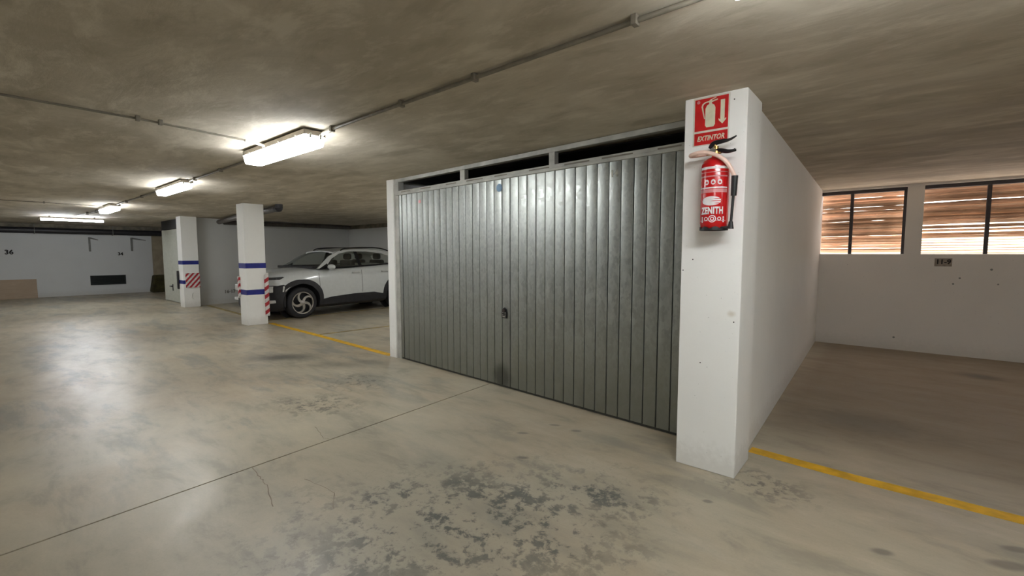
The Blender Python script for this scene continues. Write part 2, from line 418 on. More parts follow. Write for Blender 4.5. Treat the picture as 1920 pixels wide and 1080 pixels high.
def wallbox(name, lo, hi, mat='white', bevel=0.0):
    b = bmesh.new(); bx(b, lo, hi, bevel=bevel); return obj(name, b, mat, kind='structure')
# window wall on the right: sill wall, pier, lintel
Wy = 8.55
b = bmesh.new(); bx(b, (-.98, Wy, 0), (6.6, Wy + .2, 1.37)); bx(b, (.072, Wy + .012, 1.37), (.254, Wy + .2, C)); bx(b, (2.40, Wy, 1.37), (2.60, Wy + .2, C)); bx(b, (4.4, Wy, 1.37), (6.6, Wy + .2, C))
bx(b, (-.98, Wy, 2.335), (6.6, Wy + .2, C)); bx(b, (-1.3, Wy, 0), (-.935, Wy + .2, C))
wall_back = obj('wall_back', b, 'white_back', kind='structure')
# right-hand garage wall with the pillar standing in front of it
b = bmesh.new(); prism(b, [(-.9, 3.31), (-.742, 3.31), (-.928, 8.56), (-1.10, 8.56)], lambda u, v, w: (u, v, w), C)
wall_garage_right = obj('wall_garage_right', b, 'white', kind='structure')
wallbox('wall_garage_left', (-5.22, 3.594, 0), (-5.075, Wy + .05, C), bevel=.004)
wallbox('wall_garage_back', (-5.1, Wy - .1, 0), (-1.0, Wy, C), 'garage_shade')  # darkness of the closed garage is put into its colour
b = bmesh.new(); bx(b, (-5.07, 3.72, C - .012), (-1.0, Wy - .1, C)); obj('shade_lining', b, 'garage_shade', kind='structure')  # dark lining added so the slot above the door looks black
wallbox('wall_parking_back', (-14.9, Wy, 0), (-5.0, Wy + .2, C), 'white_far')
b = bmesh.new(); prism(b, [(-14.40, 3.735), (-14.72, 8.56), (-14.9, 8.56), (-14.6, 3.735)], lambda u, v, w: (u, v, w), C)
wall_car = obj('wall_car_side', b, 'white_far', kind='structure')
b = bmesh.new(); prism(b, [(-14.45, 4.35), (-14.715, 8.52), (-14.73, 8.56), (-14.5, 4.35)], lambda u, v, w: (u, v, 2.235 + w), C - 2.235); obj('bare_strip', b, 'bare', wall_car)
b = bmesh.new(); bx(b, (-14.7, Wy - .008, 2.238), (-5.22, Wy + .01, C)); obj('trim_1', b, 'bare', kind='structure')
# store room with the cream door
b = bmesh.new(); bx(b, (-17.0, 3.735, 0), (-16.90, 3.90, C)); bx(b, (-15.0, 3.735, 0), (-14.42, 3.90, C)); bx(b, (-17.0, 3.9, 0), (-16.85, 8.6, C)); bx(b, (-16.9, 3.95, 0), (-15.0, 4.0, C))
wall_store = obj('wall_store', b, 'white_far', kind='structure')
# far wall, recess beyond it, walls behind the camera
wall_far = wallbox('wall_far', (-21.2, -4.4, 0), (-21.0, 4.27, C), 'white_far')
wallbox('wall_recess', (-21.25, 4.27, 0), (-21.02, 8.7, C), 'beige')
wallbox('wall_recess_end', (-21.2, 8.55, 0), (-16.8, 8.75, C), 'white_far')
wallbox('wall_front', (-21.2, -4.6, 0), (6.8, -4.4, C), 'white_far')
wallbox('wall_right', (6.6, -4.6, 0), (6.8, 8.75, C), 'white_far')
b = bmesh.new(); bx(b, (-21.03, -4.4, 2.15), (-20.99, 8.6, C)); obj('bare_strip', b, 'bare', wall_far)
for z0, z1 in ((.625, 1.08), (1.09, 1.50), (1.51, 1.98)):
    b = bmesh.new(); bx(b, (-21.03, 4.30, z0), (-21.005, 6.2, z1), bevel=.004); o = obj('panel', b, 'beige', bpy.data.objects['wall_recess'])

# windows: dark head rail, mullions and a sill edge
def window(name, x0, x1, mull):
    w = thing(name, None, None, ((x0 + x1) / 2, Wy + .1, 1.37), kind='structure')
    b = bmesh.new(); bx(b, (x0, Wy + .05, 2.285), (x1, Wy + .13, 2.335), bevel=.004); obj('head_rail', b, 'dark_metal', w)
    for m in mull:
        b = bmesh.new(); bx(b, (m - .021, Wy + .06, 1.372), (m + .021, Wy + .12, 2.30), bevel=.004); obj('mullion', b, 'dark_metal', w)
    b = bmesh.new(); bx(b, (x1 - .035, Wy + .06, 1.372), (x1, Wy + .12, 2.30), bevel=.003); obj('jamb', b, 'dark_metal', w)
    b = bmesh.new(); bx(b, (x0, Wy + .012, 1.366), (x1, Wy + .2, 1.384), bevel=.003); obj('sill', b, 'white', w)
    return w
window('window_1', -.935, .072, (-.554,))
window('window_2', .254, 2.40, (.887, 1.75))
window('window_3', 2.60, 4.40, (3.2, 3.9))
# wooden slat screens hanging outside each window
def screen(label, x0, x1, rows, posts):
    t = thing('slat_screen', label, 'screen', ((x0 + x1) / 2, Wy + .34, -.05), group=None)
    for px in posts:
        b = bmesh.new(); bx(b, (px - .018, Wy + .375, -.05), (px + .018, Wy + .41, 2.36), bevel=.003); obj('post', b, 'dark_metal', t)
    for (z, h, mat, xa, xb, tilt) in rows:
        b = bmesh.new(); n = 9; poly = []
        L = xb - xa
        top = [(xa + L * i / n, z + h + random.uniform(-.004, .004)) for i in range(n + 1)]
        bot = [(xa + L * i / n, z + random.uniform(-.004, .004)) for i in range(n, -1, -1)]
        ty = random.uniform(-.012, .012)
        prism(b, top + bot, lambda u, v, w: Vector((u, Wy + .34 + ty + (v - z) * tilt + w, v + (u - x0) * .004)), .010)
        obj('slat', b, mat, t)
    return t
rows = []; z = 1.405
while z < 2.33:
    h = random.choice((.028, .036, .042, .05)); g = -.004 if random.random() < .8 else .004
    rows.append((z, h, 'slat' if random.random() < .72 else 'slat_b', -1.0, .12, random.uniform(-.95, -.55))); z += h + g
rows[1] = (rows[1][0], rows[1][1] * .62, 'slat_b', -1.0, .12, 0)
screen('brown wooden slat screen outside the smaller window beside the long white wall', -1.0, .12, rows, (-.57, .10))
def rows2(x0, x1):
    rows = []; z = 1.392
    while z < 2.33:
        low = z < 1.60
        if low: h, g = .012, .024
        elif z < 1.80: h, g = random.choice((.030, .038)), random.choice((.016, .020, -.002))
        else: h, g = random.choice((.034, .042, .05)), (-.004 if random.random() < .80 else .014)
        rows.append((z, h, 'slat_b' if low or random.random() < .3 else 'slat', x0, x1, random.uniform(-.95, -.55))); z += h + g
    return rows
screen('sunlit wooden slat screen with bright gaps outside the wider window above the number plate', .2, 2.46, rows2(.2, 2.46), (.915, 1.79))
screen('wooden slat screen outside the window beyond the right picture edge', 2.54, 4.46, rows2(2.54, 4.46), (3.26, 3.97))
# outdoors
b = bmesh.new(); bx(b, (-30, 9.2, -.3), (40, 60, -.05)); obj('ground', b, 'ground', kind='structure')

# ------------------------------------------------------------------ pillars
Px0, Px1, Py0, Py1 = -1.07, -.706, 2.968, 3.325
b = bmesh.new(); bx(b, (Px0, Py0, 0), (Px1, Py1, C), bevel=.006)
tag(obj('pillar', b, 'white'), 'thick white pillar carrying the red fire extinguisher, at the end of the garage door', 'pillar')
def pillar(label, x0, x1, y0, y1, bands):
    t = thing('pillar', label, 'pillar', ((x0 + x1) / 2, (y0 + y1) / 2, 0))
    b = bmesh.new(); bx(b, (x0, y0, 0), (x1, y1, C), bevel=.005); obj('shaft', b, 'white', t)
    for z0, z1 in bands:
        b = bmesh.new(); bx(b, (x0 - .002, y0 - .002, z0), (x1 + .002, y1 + .002, z1), bevel=.001); obj('blue_band', b, 'blue', t)
    return t
pillar('white pillar with two blue bands standing in front of the white car', -9.924, -9.579, 3.376, 3.746, ((1.115, 1.215), (.597, .697)))
p2 = pillar('white pillar with two blue bands standing in front of the cream door', -14.478, -14.102, 3.483, 3.839, ((1.12, 1.218), (.612, .709)))
b = bmesh.new(); pts = [(.055 * math.cos(a), .085 * math.sin(a)) for a in [R(100 + 16 * k) for k in range(11)]]
tube(b, [Vector((-14.098, 3.70 + u, .29 + v)) for u, v in pts], .011, 8); obj('dent', b, 'white', p2, smooth=True)
# red and white corner guards
def corner_guard(label, x, y, sx, sy, z0, z1, n, leg, th, group=None):
    """L-shaped foam guard round the corner (x, y); sx, sy point out of the pillar"""
    t = thing('corner_guard', label, 'guard', (x, y, z0), group=group)
    sk = .05
    for i in range(n):
        a = z0 + (z1 - z0) * i / n; c = z0 + (z1 - z0) * (i + 1) / n
        b = bmesh.new()
        poly = [(x - sx * leg, y), (x - sx * leg, y + sy * th), (x + sx * th * .5, y + sy * th), (x + sx * th, y + sy * th * .5), (x + sx * th, y - sy * leg), (x, y - sy * leg), (x, y)]
        A = []; B = []
        for (u, v), k in zip(poly, (1, 1, .1, -.1, -1, -1, 0)):     # stripes slant round the corner
            A.append(b.verts.new((u, v, min(z1, max(z0, a + k * sk))))); B.append(b.verts.new((u, v, min(z1, max(z0, c + k * sk)))))
        b.faces.new(A[::-1]); b.faces.new(B)
        for q in range(len(poly)): b.faces.new((A[q], A[(q + 1) % 7], B[(q + 1) % 7], B[q]))
        obj('stripe', b, 'tape_red' if i % 2 else 'tape_white', t)
    return t
corner_guard('tall red and white striped corner guard on the car side of the nearer banded pillar', -9.579, 3.746, 1, 1, .16, 1.02, 11, .045, .035)
corner_guard('short red and white striped corner guard on the left edge of the nearer banded pillar', -9.924, 3.376, -1, -1, .52, .95, 7, .05, .03)
b = bmesh.new(); bx(b, (-14.53, 3.44, .47), (-14.44, 3.475, .95), bevel=.01); bx(b, (-14.53, 3.44, .47), (-14.485, 3.56, .95), bevel=.01)
tag(obj('corner_guard', b, 'pipe_dark'), 'dark grey corner guard on the left edge of the pillar before the cream door', 'guard')
# square hazard board
t = thing('hazard_board', 'square board with red and white diagonal stripes on the farther banded pillar', 'sign', (-14.10, 3.69, .70))
y0, y1, z0, z1 = 3.525, 3.845, .515, .895
b = bmesh.new(); bx(b, (-14.100, y0, z0), (-14.078, y1, z1), bevel=.003); obj('board', b, 'tape_white', t)
def clip_stripe(c, w):
    """a diagonal stripe clipped to the board, in (y, z)"""
    s = (z1 - z0) / (y1 - y0)
    P = [(y0, z0), (y1, z0), (y1, z1), (y0, z1)]
    def cut(P, sign, k):
        f = lambda p: sign * ((p[1] - z0) - s * (p[0] - y0) - k); out = []
        for p, q in zip(P, P[1:] + P[:1]):
            fp, fq = f(p), f(q)
            if fp >= 0: out.append(p)
            if fp * fq < 0: tt = fp / (fp - fq); out.append((p[0] + (q[0] - p[0]) * tt, p[1] + (q[1] - p[1]) * tt))
        return out
    P = cut(P, 1, c - w / 2)
    return cut(P, -1, c + w / 2) if len(P) > 2 else []
for k in range(-3, 4):
    P = clip_stripe(k * .135 + .03, .068)
    if len(P) > 2:
        b = bmesh.new(); prism(b, P, lambda u, v, w: Vector((-14.0785 + w, u, v)), .002); obj('stripe', b, 'tape_red', t)

# ------------------------------------------------------------------ the double garage door
DA = (-5.002, 3.615); DR = math.atan2(3.398 - 3.615, 3.777)
door = thing('door_1', 'wide galvanised double garage door of vertical ribbed panels beside the extinguisher pillar', None, (*DA, 0), DR, kind='structure')
M['galv'].node_tree.nodes['door_space'].object = door
DW, DH, P0, PP = 3.93, 2.15, .089, .1136
def dbox(name, lo, hi, mat, bevel=.003, **k):
    b = bmesh.new(); bx(b, lo, hi, bevel=bevel); return obj(name, b, mat, door, local=True, **k)
dbox('backing', (.03, .0205, .02), (DW, .030, DH), 'galv_dark', 0)
dbox('jamb', (-.075, -.005, 0), (.022, .08, C), 'frame')
dbox('jamb', (DW, -.005, 0), (DW + .06, .08, C), 'frame')
dbox('top_rail', (.0, -.012, 2.318), (DW, .05, 2.362), 'frame')
dbox('header', (-.03, -.02, DH), (DW, .05, DH + .026), 'frame')
dbox('header', (.0, -.008, DH + .026), (DW, .05, DH + .058), 'frame')
for k in range(9):
    a = .12 + k * .43 + random.uniform(-.05, .05); dbox('slot', (a, -.0095, DH + .032), (a + random.uniform(.18, .30), -.006, DH + .044), 'conduit', .001)
dbox('post', (1.262, -.008, DH + .05), (1.340, .05, 2.325), 'frame')
dbox('post', (2.524, -.008, DH + .05), (2.592, .05, 2.325), 'frame')
dbox('bottom_rail', (.03, .006, .004), (DW, .03, .028), 'galv_dark', .002)
# one rib: a shallow folded tray with its edges bent back into the groove
b = bmesh.new(); w = PP - .007
prof = [(0, .020), (0, .005), (.003, .001), (.008, 0), (w * .5, -.0008), (w - .008, 0), (w - .003, .001), (w, .005), (w, .020)]
lo = [b.verts.new((u, v, .024)) for u, v in prof]; hi = [b.verts.new((u, v, DH)) for u, v in prof]
for i in range(len(prof) - 1): b.faces.new((lo[i], lo[i + 1], hi[i + 1], hi[i]))
b.faces.new(lo); b.faces.new(hi[::-1])
first = obj('panel', b, 'galv', door, local=True, angle=25); first.location = (P0 + .0035, 0, 0); rib = first.data
for k in range(1, 34):
    if P0 + k * PP + .09 > DW + .03: break
    inst('panel', rib, door, (P0 + .0035 + k * PP, random.uniform(-.001, .0015), 0), (0, random.uniform(-.0006, .0006), random.uniform(-.004, .004)))
dbox('edge_strip', (.032, -.002, .024), (P0 - .006, .022, DH), 'galv', .002)
dbox('seam', (2.008 - .010, -.003, .024), (2.008 + .012, .004, DH), 'galv', .002)
# lock with its swinging cover
b = bmesh.new(); prism(b, [(1.918, .735), (1.982, .735), (1.985, .79), (1.972, .83), (1.95, .845), (1.928, .83), (1.915, .79)], lambda u, v, w: Vector((u, -w, v)), .014); lock = obj('lock', b, 'black_gloss', door, local=True)
b = bmesh.new(); cyl(b, (1.95, -.012, .815), (1.95, -.028, .815), .018, 14); obj('lock_cover', b, 'dark_metal', lock, local=True)
b = bmesh.new()
for u, v in ((1.934, .79), (1.966, .79), (1.934, .768), (1.966, .768)): cyl(b, (u, -.012, v), (u, -.018, v), .006, 10)
obj('screw', b, 'steel', lock, local=True)
b = bmesh.new(); bx(b, (1.93, -.018, .745), (1.97, -.013, .757)); obj('lock_plate', b, 'steel', lock, local=True)
b = bmesh.new(); cyl(b, (1.873, -.001, 2.067), (1.873, -.0035, 2.067), .040, 28); obj('round_sticker', b, 'sticker_blue', door, local=True, label='round blue sticker')
b = bmesh.new(); bx(b, (.463, -.0035, 2.018), (.507, -.0005, 2.056)); obj('square_sticker', b, 'sticker_red', door, local=True, label='small pale red sticker')
b = textbm('14', .075, lambda u, v, w: Vector((3.207 + u, -.001 - w, 2.05 + v)), .002, bold=.003); obj('number', b, 'sticker_pale', door, local=True, label='pale number')

# ------------------------------------------------------------------ fire point on the pillar
t = thing('fire_sign', 'red fire extinguisher sign with a white down arrow, high on the thick white pillar', 'sign', (-.908, Py0, 2.21))
S = planeY(0, Py0, 0)
b = bmesh.new(); bx(b, (-1.016, Py0 - .004, 2.064), (-.803, Py0, 2.357), bevel=.001); obj('plate', b, 'sign_edge', t)
b = bmesh.new(); bx(b, (-1.006, Py0 - .0055, 2.155), (-.811, Py0 - .004, 2.347)); obj('red_field', b, 'red', t)
b = bmesh.new(); bx(b, (-1.006, Py0 - .0055, 2.070), (-.811, Py0 - .004, 2.142)); obj('red_field', b, 'red', t)
fS = lambda u, v, w: Vector((u, Py0 - .0055 - w, v))
b = bmesh.new(); prism(b, [(-.943, 2.185), (-.935, 2.172), (-.893, 2.172), (-.885, 2.185), (-.885, 2.285), (-.893, 2.302), (-.906, 2.310), (-.906, 2.318), (-.922, 2.318), (-.922, 2.310), (-.935, 2.302), (-.943, 2.285)], fS, .001); obj('bottle_symbol', b, 'cream_print', t)
b = bmesh.new(); prism(b, [(-.922, 2.318), (-.906, 2.318), (-.872, 2.326), (-.872, 2.333), (-.906, 2.327), (-.905, 2.333), (-.880, 2.341), (-.882, 2.345), (-.912, 2.336), (-.922, 2.330)], fS, .001); obj('valve_symbol', b, 'cream_print', t)
b = bmesh.new(); prism(b, [(-.920, 2.328), (-.945, 2.326), (-.962, 2.316), (-.967, 2.300), (-.963, 2.280), (-.950, 2.225), (-.945, 2.225), (-.955, 2.282), (-.958, 2.300), (-.954, 2.312), (-.942, 2.319), (-.920, 2.321)], fS, .001); obj('hose_symbol', b, 'cream_print', t)
b = bmesh.new(); prism(b, [(-.855, 2.322), (-.831, 2.322), (-.831, 2.205), (-.822, 2.214), (-.822, 2.203), (-.843, 2.180), (-.864, 2.203), (-.864, 2.214), (-.855, 2.205)], fS, .001); obj('arrow', b, 'cream_print', t)
obj('lettering', textbm('EXTINTOR', .042, lambda u, v, w: Vector((-.909 + u, Py0 - .0055 - w, 2.106 + v)), .001, shear=.25, bold=.0012, xs=.78), 'cream_print', t)
b = bmesh.new(); bmesh.ops.create_circle(b, cap_ends=True, segments=12, radius=.010, matrix=Matrix.Translation((-.985, Py0 - .0058, 2.330)) @ Matrix.Rotation(R(90), 4, 'X')); obj('mark', b, 'pink_print', t)

EX, EY, ER = -.847, 2.873, .078
ext = thing('fire_extinguisher', 'red fire extinguisher with black nozzle hanging on the thick white pillar', 'extinguisher', (EX, EY, 1.53))
T0 = Matrix.Translation((EX, EY, 0))
b = bmesh.new(); lathe(b, [(0, 1.548), (.066, 1.548), (.074, 1.560), (ER, 1.578), (ER, 1.905), (.076, 1.922), (.066, 1.942), (.048, 1.957), (.026, 1.965), (.022, 1.972), (0, 1.972)], 40, T0); obj('cylinder', b, 'red_paint', ext, angle=50)
b = bmesh.new()
n = 32
for k in range(n):      # scalloped black foot ring
    a0 = 2 * math.pi * k / n; a1 = 2 * math.pi * (k + 1) / n
    zt = lambda a: 1.541 + .016 * abs(math.sin(a * 4))
    def P(a, r, z): return b.verts.new((EX + r * math.cos(a), EY + r * math.sin(a), z))
    q = [P(a0, .079, 1.535), P(a1, .079, 1.535), P(a1, .079, zt(a1)), P(a0, .079, zt(a0))]; b.faces.new(q)
    q2 = [P(a0, .070, 1.535), P(a1, .070, 1.535), P(a1, .070, zt(a1)), P(a0, .070, zt(a0))]; b.faces.new(q2[::-1])
    b.faces.new((q[0], q2[0], q2[1], q[1])); b.faces.new((q[3], q[2], q2[2], q2[3]))
obj('foot_ring', b, 'black', ext)
FA = math.atan2(-.975, .16)      # the way the printed label faces
def wrap(z0, du=0.0, rr=ER): return lambda u, v, w: Vector((EX + (rr + .0006 + w) * math.cos(FA + (u + du) / ER), EY + (rr + .0006 + w) * math.sin(FA + (u + du) / ER), z0 + v))
def band(u0, u1, z0, z1, mat, name='label_band', label=None):
    b = bmesh.new(); n = 14; f = wrap(0); prev = None
    for i in range(n + 1):
        u = u0 + (u1 - u0) * i / n; cur = [b.verts.new(f(u, z, h)) for z, h in ((z0, 0), (z0, .0006), (z1, .0006), (z1, 0))]
        if prev:
            for k in range(4): b.faces.new((prev[k], prev[(k + 1) % 4], cur[(k + 1) % 4], cur[k]))
        else: b.faces.new(cur)
        prev = cur
    b.faces.new(prev[::-1]); return obj(name, b, mat, ext, label=label)
band(-.085, .085, 1.888, 1.902, 'white_print'); band(-.085, .085, 1.868, 1.872, 'pink_print'); band(-.085, .085, 1.842, 1.850, 'pink_print')
band(-.085, .085, 1.752, 1.772, 'pink_print'); band(-.085, .085, 1.776, 1.784, 'white_print'); band(-.08, .08, 1.588, 1.591, 'pink_print')
for u0 in (-.036, .0, .036):        # three small pictograms
    b = bmesh.new(); f = wrap(1.812); n = 14
    A = [b.verts.new(f(u0 + .0125 * math.cos(2 * math.pi * k / n), .016 * math.sin(2 * math.pi * k / n), .0008)) for k in range(n)]; b.faces.new(A); pic = obj('pictogram', b, 'white_print', ext)
    b = bmesh.new(); A = [b.verts.new(f(u0 + p * .0065, q * .007 - .001, .0014)) for p, q in ((-1, -.8), (1, -.8), (1.1, .1), (.4, .5), (.2, 1.3), (-.4, .6), (-1.1, .2))]; b.faces.new(A); obj('pictogram_flame', b, 'red', ext)
obj('lettering', textbm('ZENITH', .054, wrap(1.646, -.004), .0008, bold=.0026, xs=.64, spacing=1.08, warp=.01), 'white_print', ext)
# three-stripe oval emblem
b = bmesh.new(); f = wrap(1.704)
def strip(u0, u1, v0f, v1f, n=10):
    prev = None
    for i in range(n + 1):
        u = u0 + (u1 - u0) * i / n; cur = [b.verts.new(f(u, v0f(u), .0008)), b.verts.new(f(u, v1f(u), .0008))]
        if prev: b.faces.new((prev[0], cur[0], cur[1], prev[1]))
        prev = cur
ev = lambda u: .027 * math.sqrt(max(0, 1 - ((u + .012) / .050) ** 2))
ev = lambda u: .0265 * math.sqrt(max(0, 1 - ((u + .008) / .0545) ** 2))
strip(-.0624, .0464, lambda u: -ev(u), lambda u: ev(u), 28)
obj('emblem', b, 'white_print', ext)
for v0, u0 in ((-.0145, .004), (-.0015, -.012), (.0115, .0)):
    b = bmesh.new(); f = wrap(1.704, 0, ER + .0004); strip(u0, .050, lambda u: v0 - .0022 * min(1, (u - u0) * 60), lambda u: v0 + .0022 * min(1, (u - u0) * 60), 10); obj('emblem_stripe', b, 'red', ext)
b = bmesh.new(); f = wrap(1.600)
for c0, r in ((0, .021), (.0, .011), (-.035, .012), (.038, .011)):
    n = 20; A = []; B = []
    for k in range(n):
        a = 2 * math.pi * k / n; A.append(b.verts.new(f(c0 + r * math.cos(a), r * math.sin(a), .0008))); B.append(b.verts.new(f(c0 + (r - .0045) * math.cos(a), (r - .0045) * math.sin(a), .0008)))
    for k in range(n): b.faces.new((A[k], A[(k + 1) % n], B[(k + 1) % n], B[k]))
for u0 in (-.066, .058):
    for v0 in (-.02, -.008, .004): strip(u0, u0 + .009, lambda u, v0=v0: v0, lambda u, v0=v0: v0 + .009, 3)
obj('round_symbols', b, 'white_print', ext)
# valve, handles, hose, nozzle
b = bmesh.new(); cyl(b, (EX, EY, 1.968), (EX, EY, 2.000), .020, 18); cyl(b, (EX, EY, 1.998), (EX, EY, 2.03), .014, 16); bx(b, (EX - .03, EY - .012, 1.985), (EX + .03, EY + .012, 2.005), bevel=.003); cyl(b, (EX - .03, EY, 1.992), (EX - .055, EY, 1.990), .011, 14); obj('valve', b, 'brass', ext, angle=40)
b = bmesh.new(); cyl(b, (EX - .012, EY - .018, 2.0), (EX - .012, EY - .03, 2.0), .016, 18); obj('gauge', b, 'steel', ext)
b = bmesh.new(); tube(b, smoothpts([(EX - .02, EY, 2.008), (EX + .03, EY - .004, 2.000), (EX + .07, EY - .006, 1.990), (EX + .112, EY - .006, 1.992)], 5), [.013 - .006 * max(0, (k - 8) / 7) for k in range(16)], 10); obj('carry_handle', b, 'black_gloss', ext, smooth=True)
b = bmesh.new(); tube(b, smoothpts([(EX - .035, EY - .002, 2.020), (EX - .015, EY - .004, 2.046), (EX + .03, EY - .006, 2.052), (EX + .075, EY - .006, 2.056), (EX + .112, EY - .006, 2.072)], 5), [.010 + .004 * math.sin(math.pi * min(1, k / 14)) - .006 * max(0, (k - 12) / 8) for k in range(21)], 10); obj('squeeze_lever', b, 'black_gloss', ext, smooth=True)
b = bmesh.new(); cyl(b, (EX - .01, EY - .003, 2.0), (EX - .004, EY - .003, 2.045), .008, 12); obj('pin', b, 'brass', ext)
hp = [(EX - .05, EY, 1.991), (EX - .105, EY - .004, 1.988), (EX - .134, EY - .030, 1.984), (EX - .118, EY - .062, 1.986), (EX - .068, EY - .078, 1.990), (EX - .010, EY - .084, 1.978), (EX + .048, EY - .080, 1.948), (EX + .088, EY - .066, 1.906), (EX + .114, EY - .052, 1.85), (EX + .122, EY - .044, 1.828)]
b = bmesh.new(); tube(b, smoothpts(hp, 6), .0115, 12); obj('hose', b, 'hose', ext, smooth=True)
b = bmesh.new(); cyl(b, (EX + .120, EY - .046, 1.84), (EX + .116, EY - .042, 1.728), .018, 16, .0155); obj('nozzle_grip', b, 'black', ext, angle=40)
b = bmesh.new(); cyl(b, (EX + .115, EY - .042, 1.73), (EX + .106, EY - .040, 1.572), .0075, 12); cyl(b, (EX + .106, EY - .040, 1.582), (EX + .105, EY - .040, 1.54), .011, 14, .018); obj('nozzle_tube', b, 'black', ext, angle=40)
b = bmesh.new(); bx(b, (EX + .02, EY - .045, 1.542), (EX + .105, EY - .03, 1.556), bevel=.003); obj('nozzle_clip', b, 'black', ext)
b = bmesh.new(); bx(b, (EX - .02, EY + .07, 1.86), (EX + .02, Py0, 1.98), bevel=.003); obj('wall_bracket', b, 'steel', ext)
b = bmesh.new(); bx(b, (EX - .02, EY + .072, 1.55), (EX + .02, Py0, 1.60), bevel=.003); obj('wall_bracket', b, 'steel', ext)
# screw holes and stain on the pillar face are left in the plaster material; a few plugs are real
for i, (x, z) in enumerate(((-.995, 1.36), (-1.055, 1.29), (-.78, 2.31), (-.77, 2.02), (-.93, .70), (-.74, .98))):
    b = bmesh.new(); cyl(b, (x, Py0 + .001, z), (x, Py0 - .0015, z), .004, 8); o = obj('wall_plug', b, 'ink', bpy.data.objects['pillar'])

# ------------------------------------------------------------------ ceiling lamps
def lamp(label, x0, x1, y0, y1, h=.13, group='twin fluorescent lamps along the ceiling conduit'):
    cx, cy = (x0 + x1) / 2, (y0 + y1) / 2
    t = thing('ceiling_lamp', label, 'lamp', (cx, cy, C), group=group)
    hb = h * .33
    b = bmesh.new(); bx(b, (x0, y0, C - .012 - hb), (x1, y1, C - .012), bevel=.008); obj('housing', b, 'lamp_body', t)
    for u in (x0 + .275, x1 - .275):
        b = bmesh.new(); bx(b, (u - .025, cy - .03, C - .014), (u + .025, cy + .03, C)); obj('mount', b, 'lamp_body', t)
    b = bmesh.new(); e = .012
    zt = C - .012 - hb; zb = C - h
    top = [(x0 + .002, y0 + .002), (x1 - .002, y0 + .002), (x1 - .002, y1 - .002), (x0 + .002, y1 - .002)]
    A = [b.verts.new((u, v, zt)) for u, v in top]; B = [b.verts.new((u + (e if u < cx else -e), v + (e if v < cy else -e), zb)) for u, v in top]
    b.faces.new(A[::-1]); b.faces.new(B)
    for k in range(4): b.faces.new((A[k], A[(k + 1) % 4], B[(k + 1) % 4], B[k]))
    bmesh.ops.bevel(b, geom=[e_ for e_ in b.edges if any(v in B for v in e_.verts)], offset=.014, segments=3, affect='EDGES', profile=.5)
    obj('diffuser', b, 'diffuser', t, angle=60)
    for u, v in ((x0, cy - .04), (x0, cy + .04), (x1, cy - .04), (x1, cy + .04)):
        b = bmesh.new(); bx(b, (u - .006, v - .008, zt - .022), (u + .006, v + .008, zt + .018), bevel=.002); obj('clip', b, 'clip', t)
    for k in range(4):
        u = x0 + (x1 - x0) * (k + .5) / 4
        b = bmesh.new(); bx(b, (u - .010, y0 - .004, zt - .014), (u + .010, y0 + .003, zt + .016), bevel=.002); obj('clip', b, 'clip', t)
    return t
lamp('large bright ceiling lamp nearest the galvanised garage door', -4.72, -3.49, 1.68, 1.855)
lamp('ceiling lamp cut off by the top picture edge above the extinguisher pillar', -.47, .79, 1.55, 1.71)
lamp('small ceiling lamp second along the conduit beyond the large lamp', -8.35, -7.09, 1.78, 1.92, .115)
lamp('ceiling lamp with bent conduit beside the bare tube near the far wall', -12.76, -11.5, 1.74, 1.90)
lamp('unseen fill lamp added outside the picture on the right', 3.6, 4.86, 1.69, 1.86)  # unseen lamp added to brighten the right side
lamp('added fill lamp over the bay, hidden behind the garage', -7.7, -6.44, 6.3, 6.47, .11)  # hidden lamp added to lift the light on the car and its walls
lamp('unseen fill lamp added behind the camera on the right', .2, 1.46, -2.60, -2.43)  # added as fill light, out of view
lamp('added fill lamp outside the left picture edge near the faint conduit', -12.7, -11.44, -2.60, -2.43)  # unseen lamp added to brighten the far end of the aisle
t = thing('tube_lamp', 'cool white bare tube lamp hanging crosswise before the far white wall', 'lamp', (-16.4, 1.72, C))
b = bmesh.new(); bx(b, (-16.44, 1.10, 2.295), (-16.36, 2.36, 2.33), bevel=.006); obj('batten', b, 'lamp_body', t)
b = bmesh.new(); cyl(b, (-16.4, 1.14, 2.272), (-16.4, 2.32, 2.272), .026, 16); obj('tube', b, 'diffuser_cool', t, angle=50)
for y in (1.12, 2.34):
    b = bmesh.new(); bx(b, (-16.425, y - .02, 2.245), (-16.375, y + .02, 2.31), bevel=.004); obj('lamp_holder', b, 'lamp_body', t)
for y in (1.3, 2.15):
    b = bmesh.new(); bx(b, (-16.42, y - .015, 2.33), (-16.38, y + .015, C)); obj('mount', b, 'lamp_body', t)

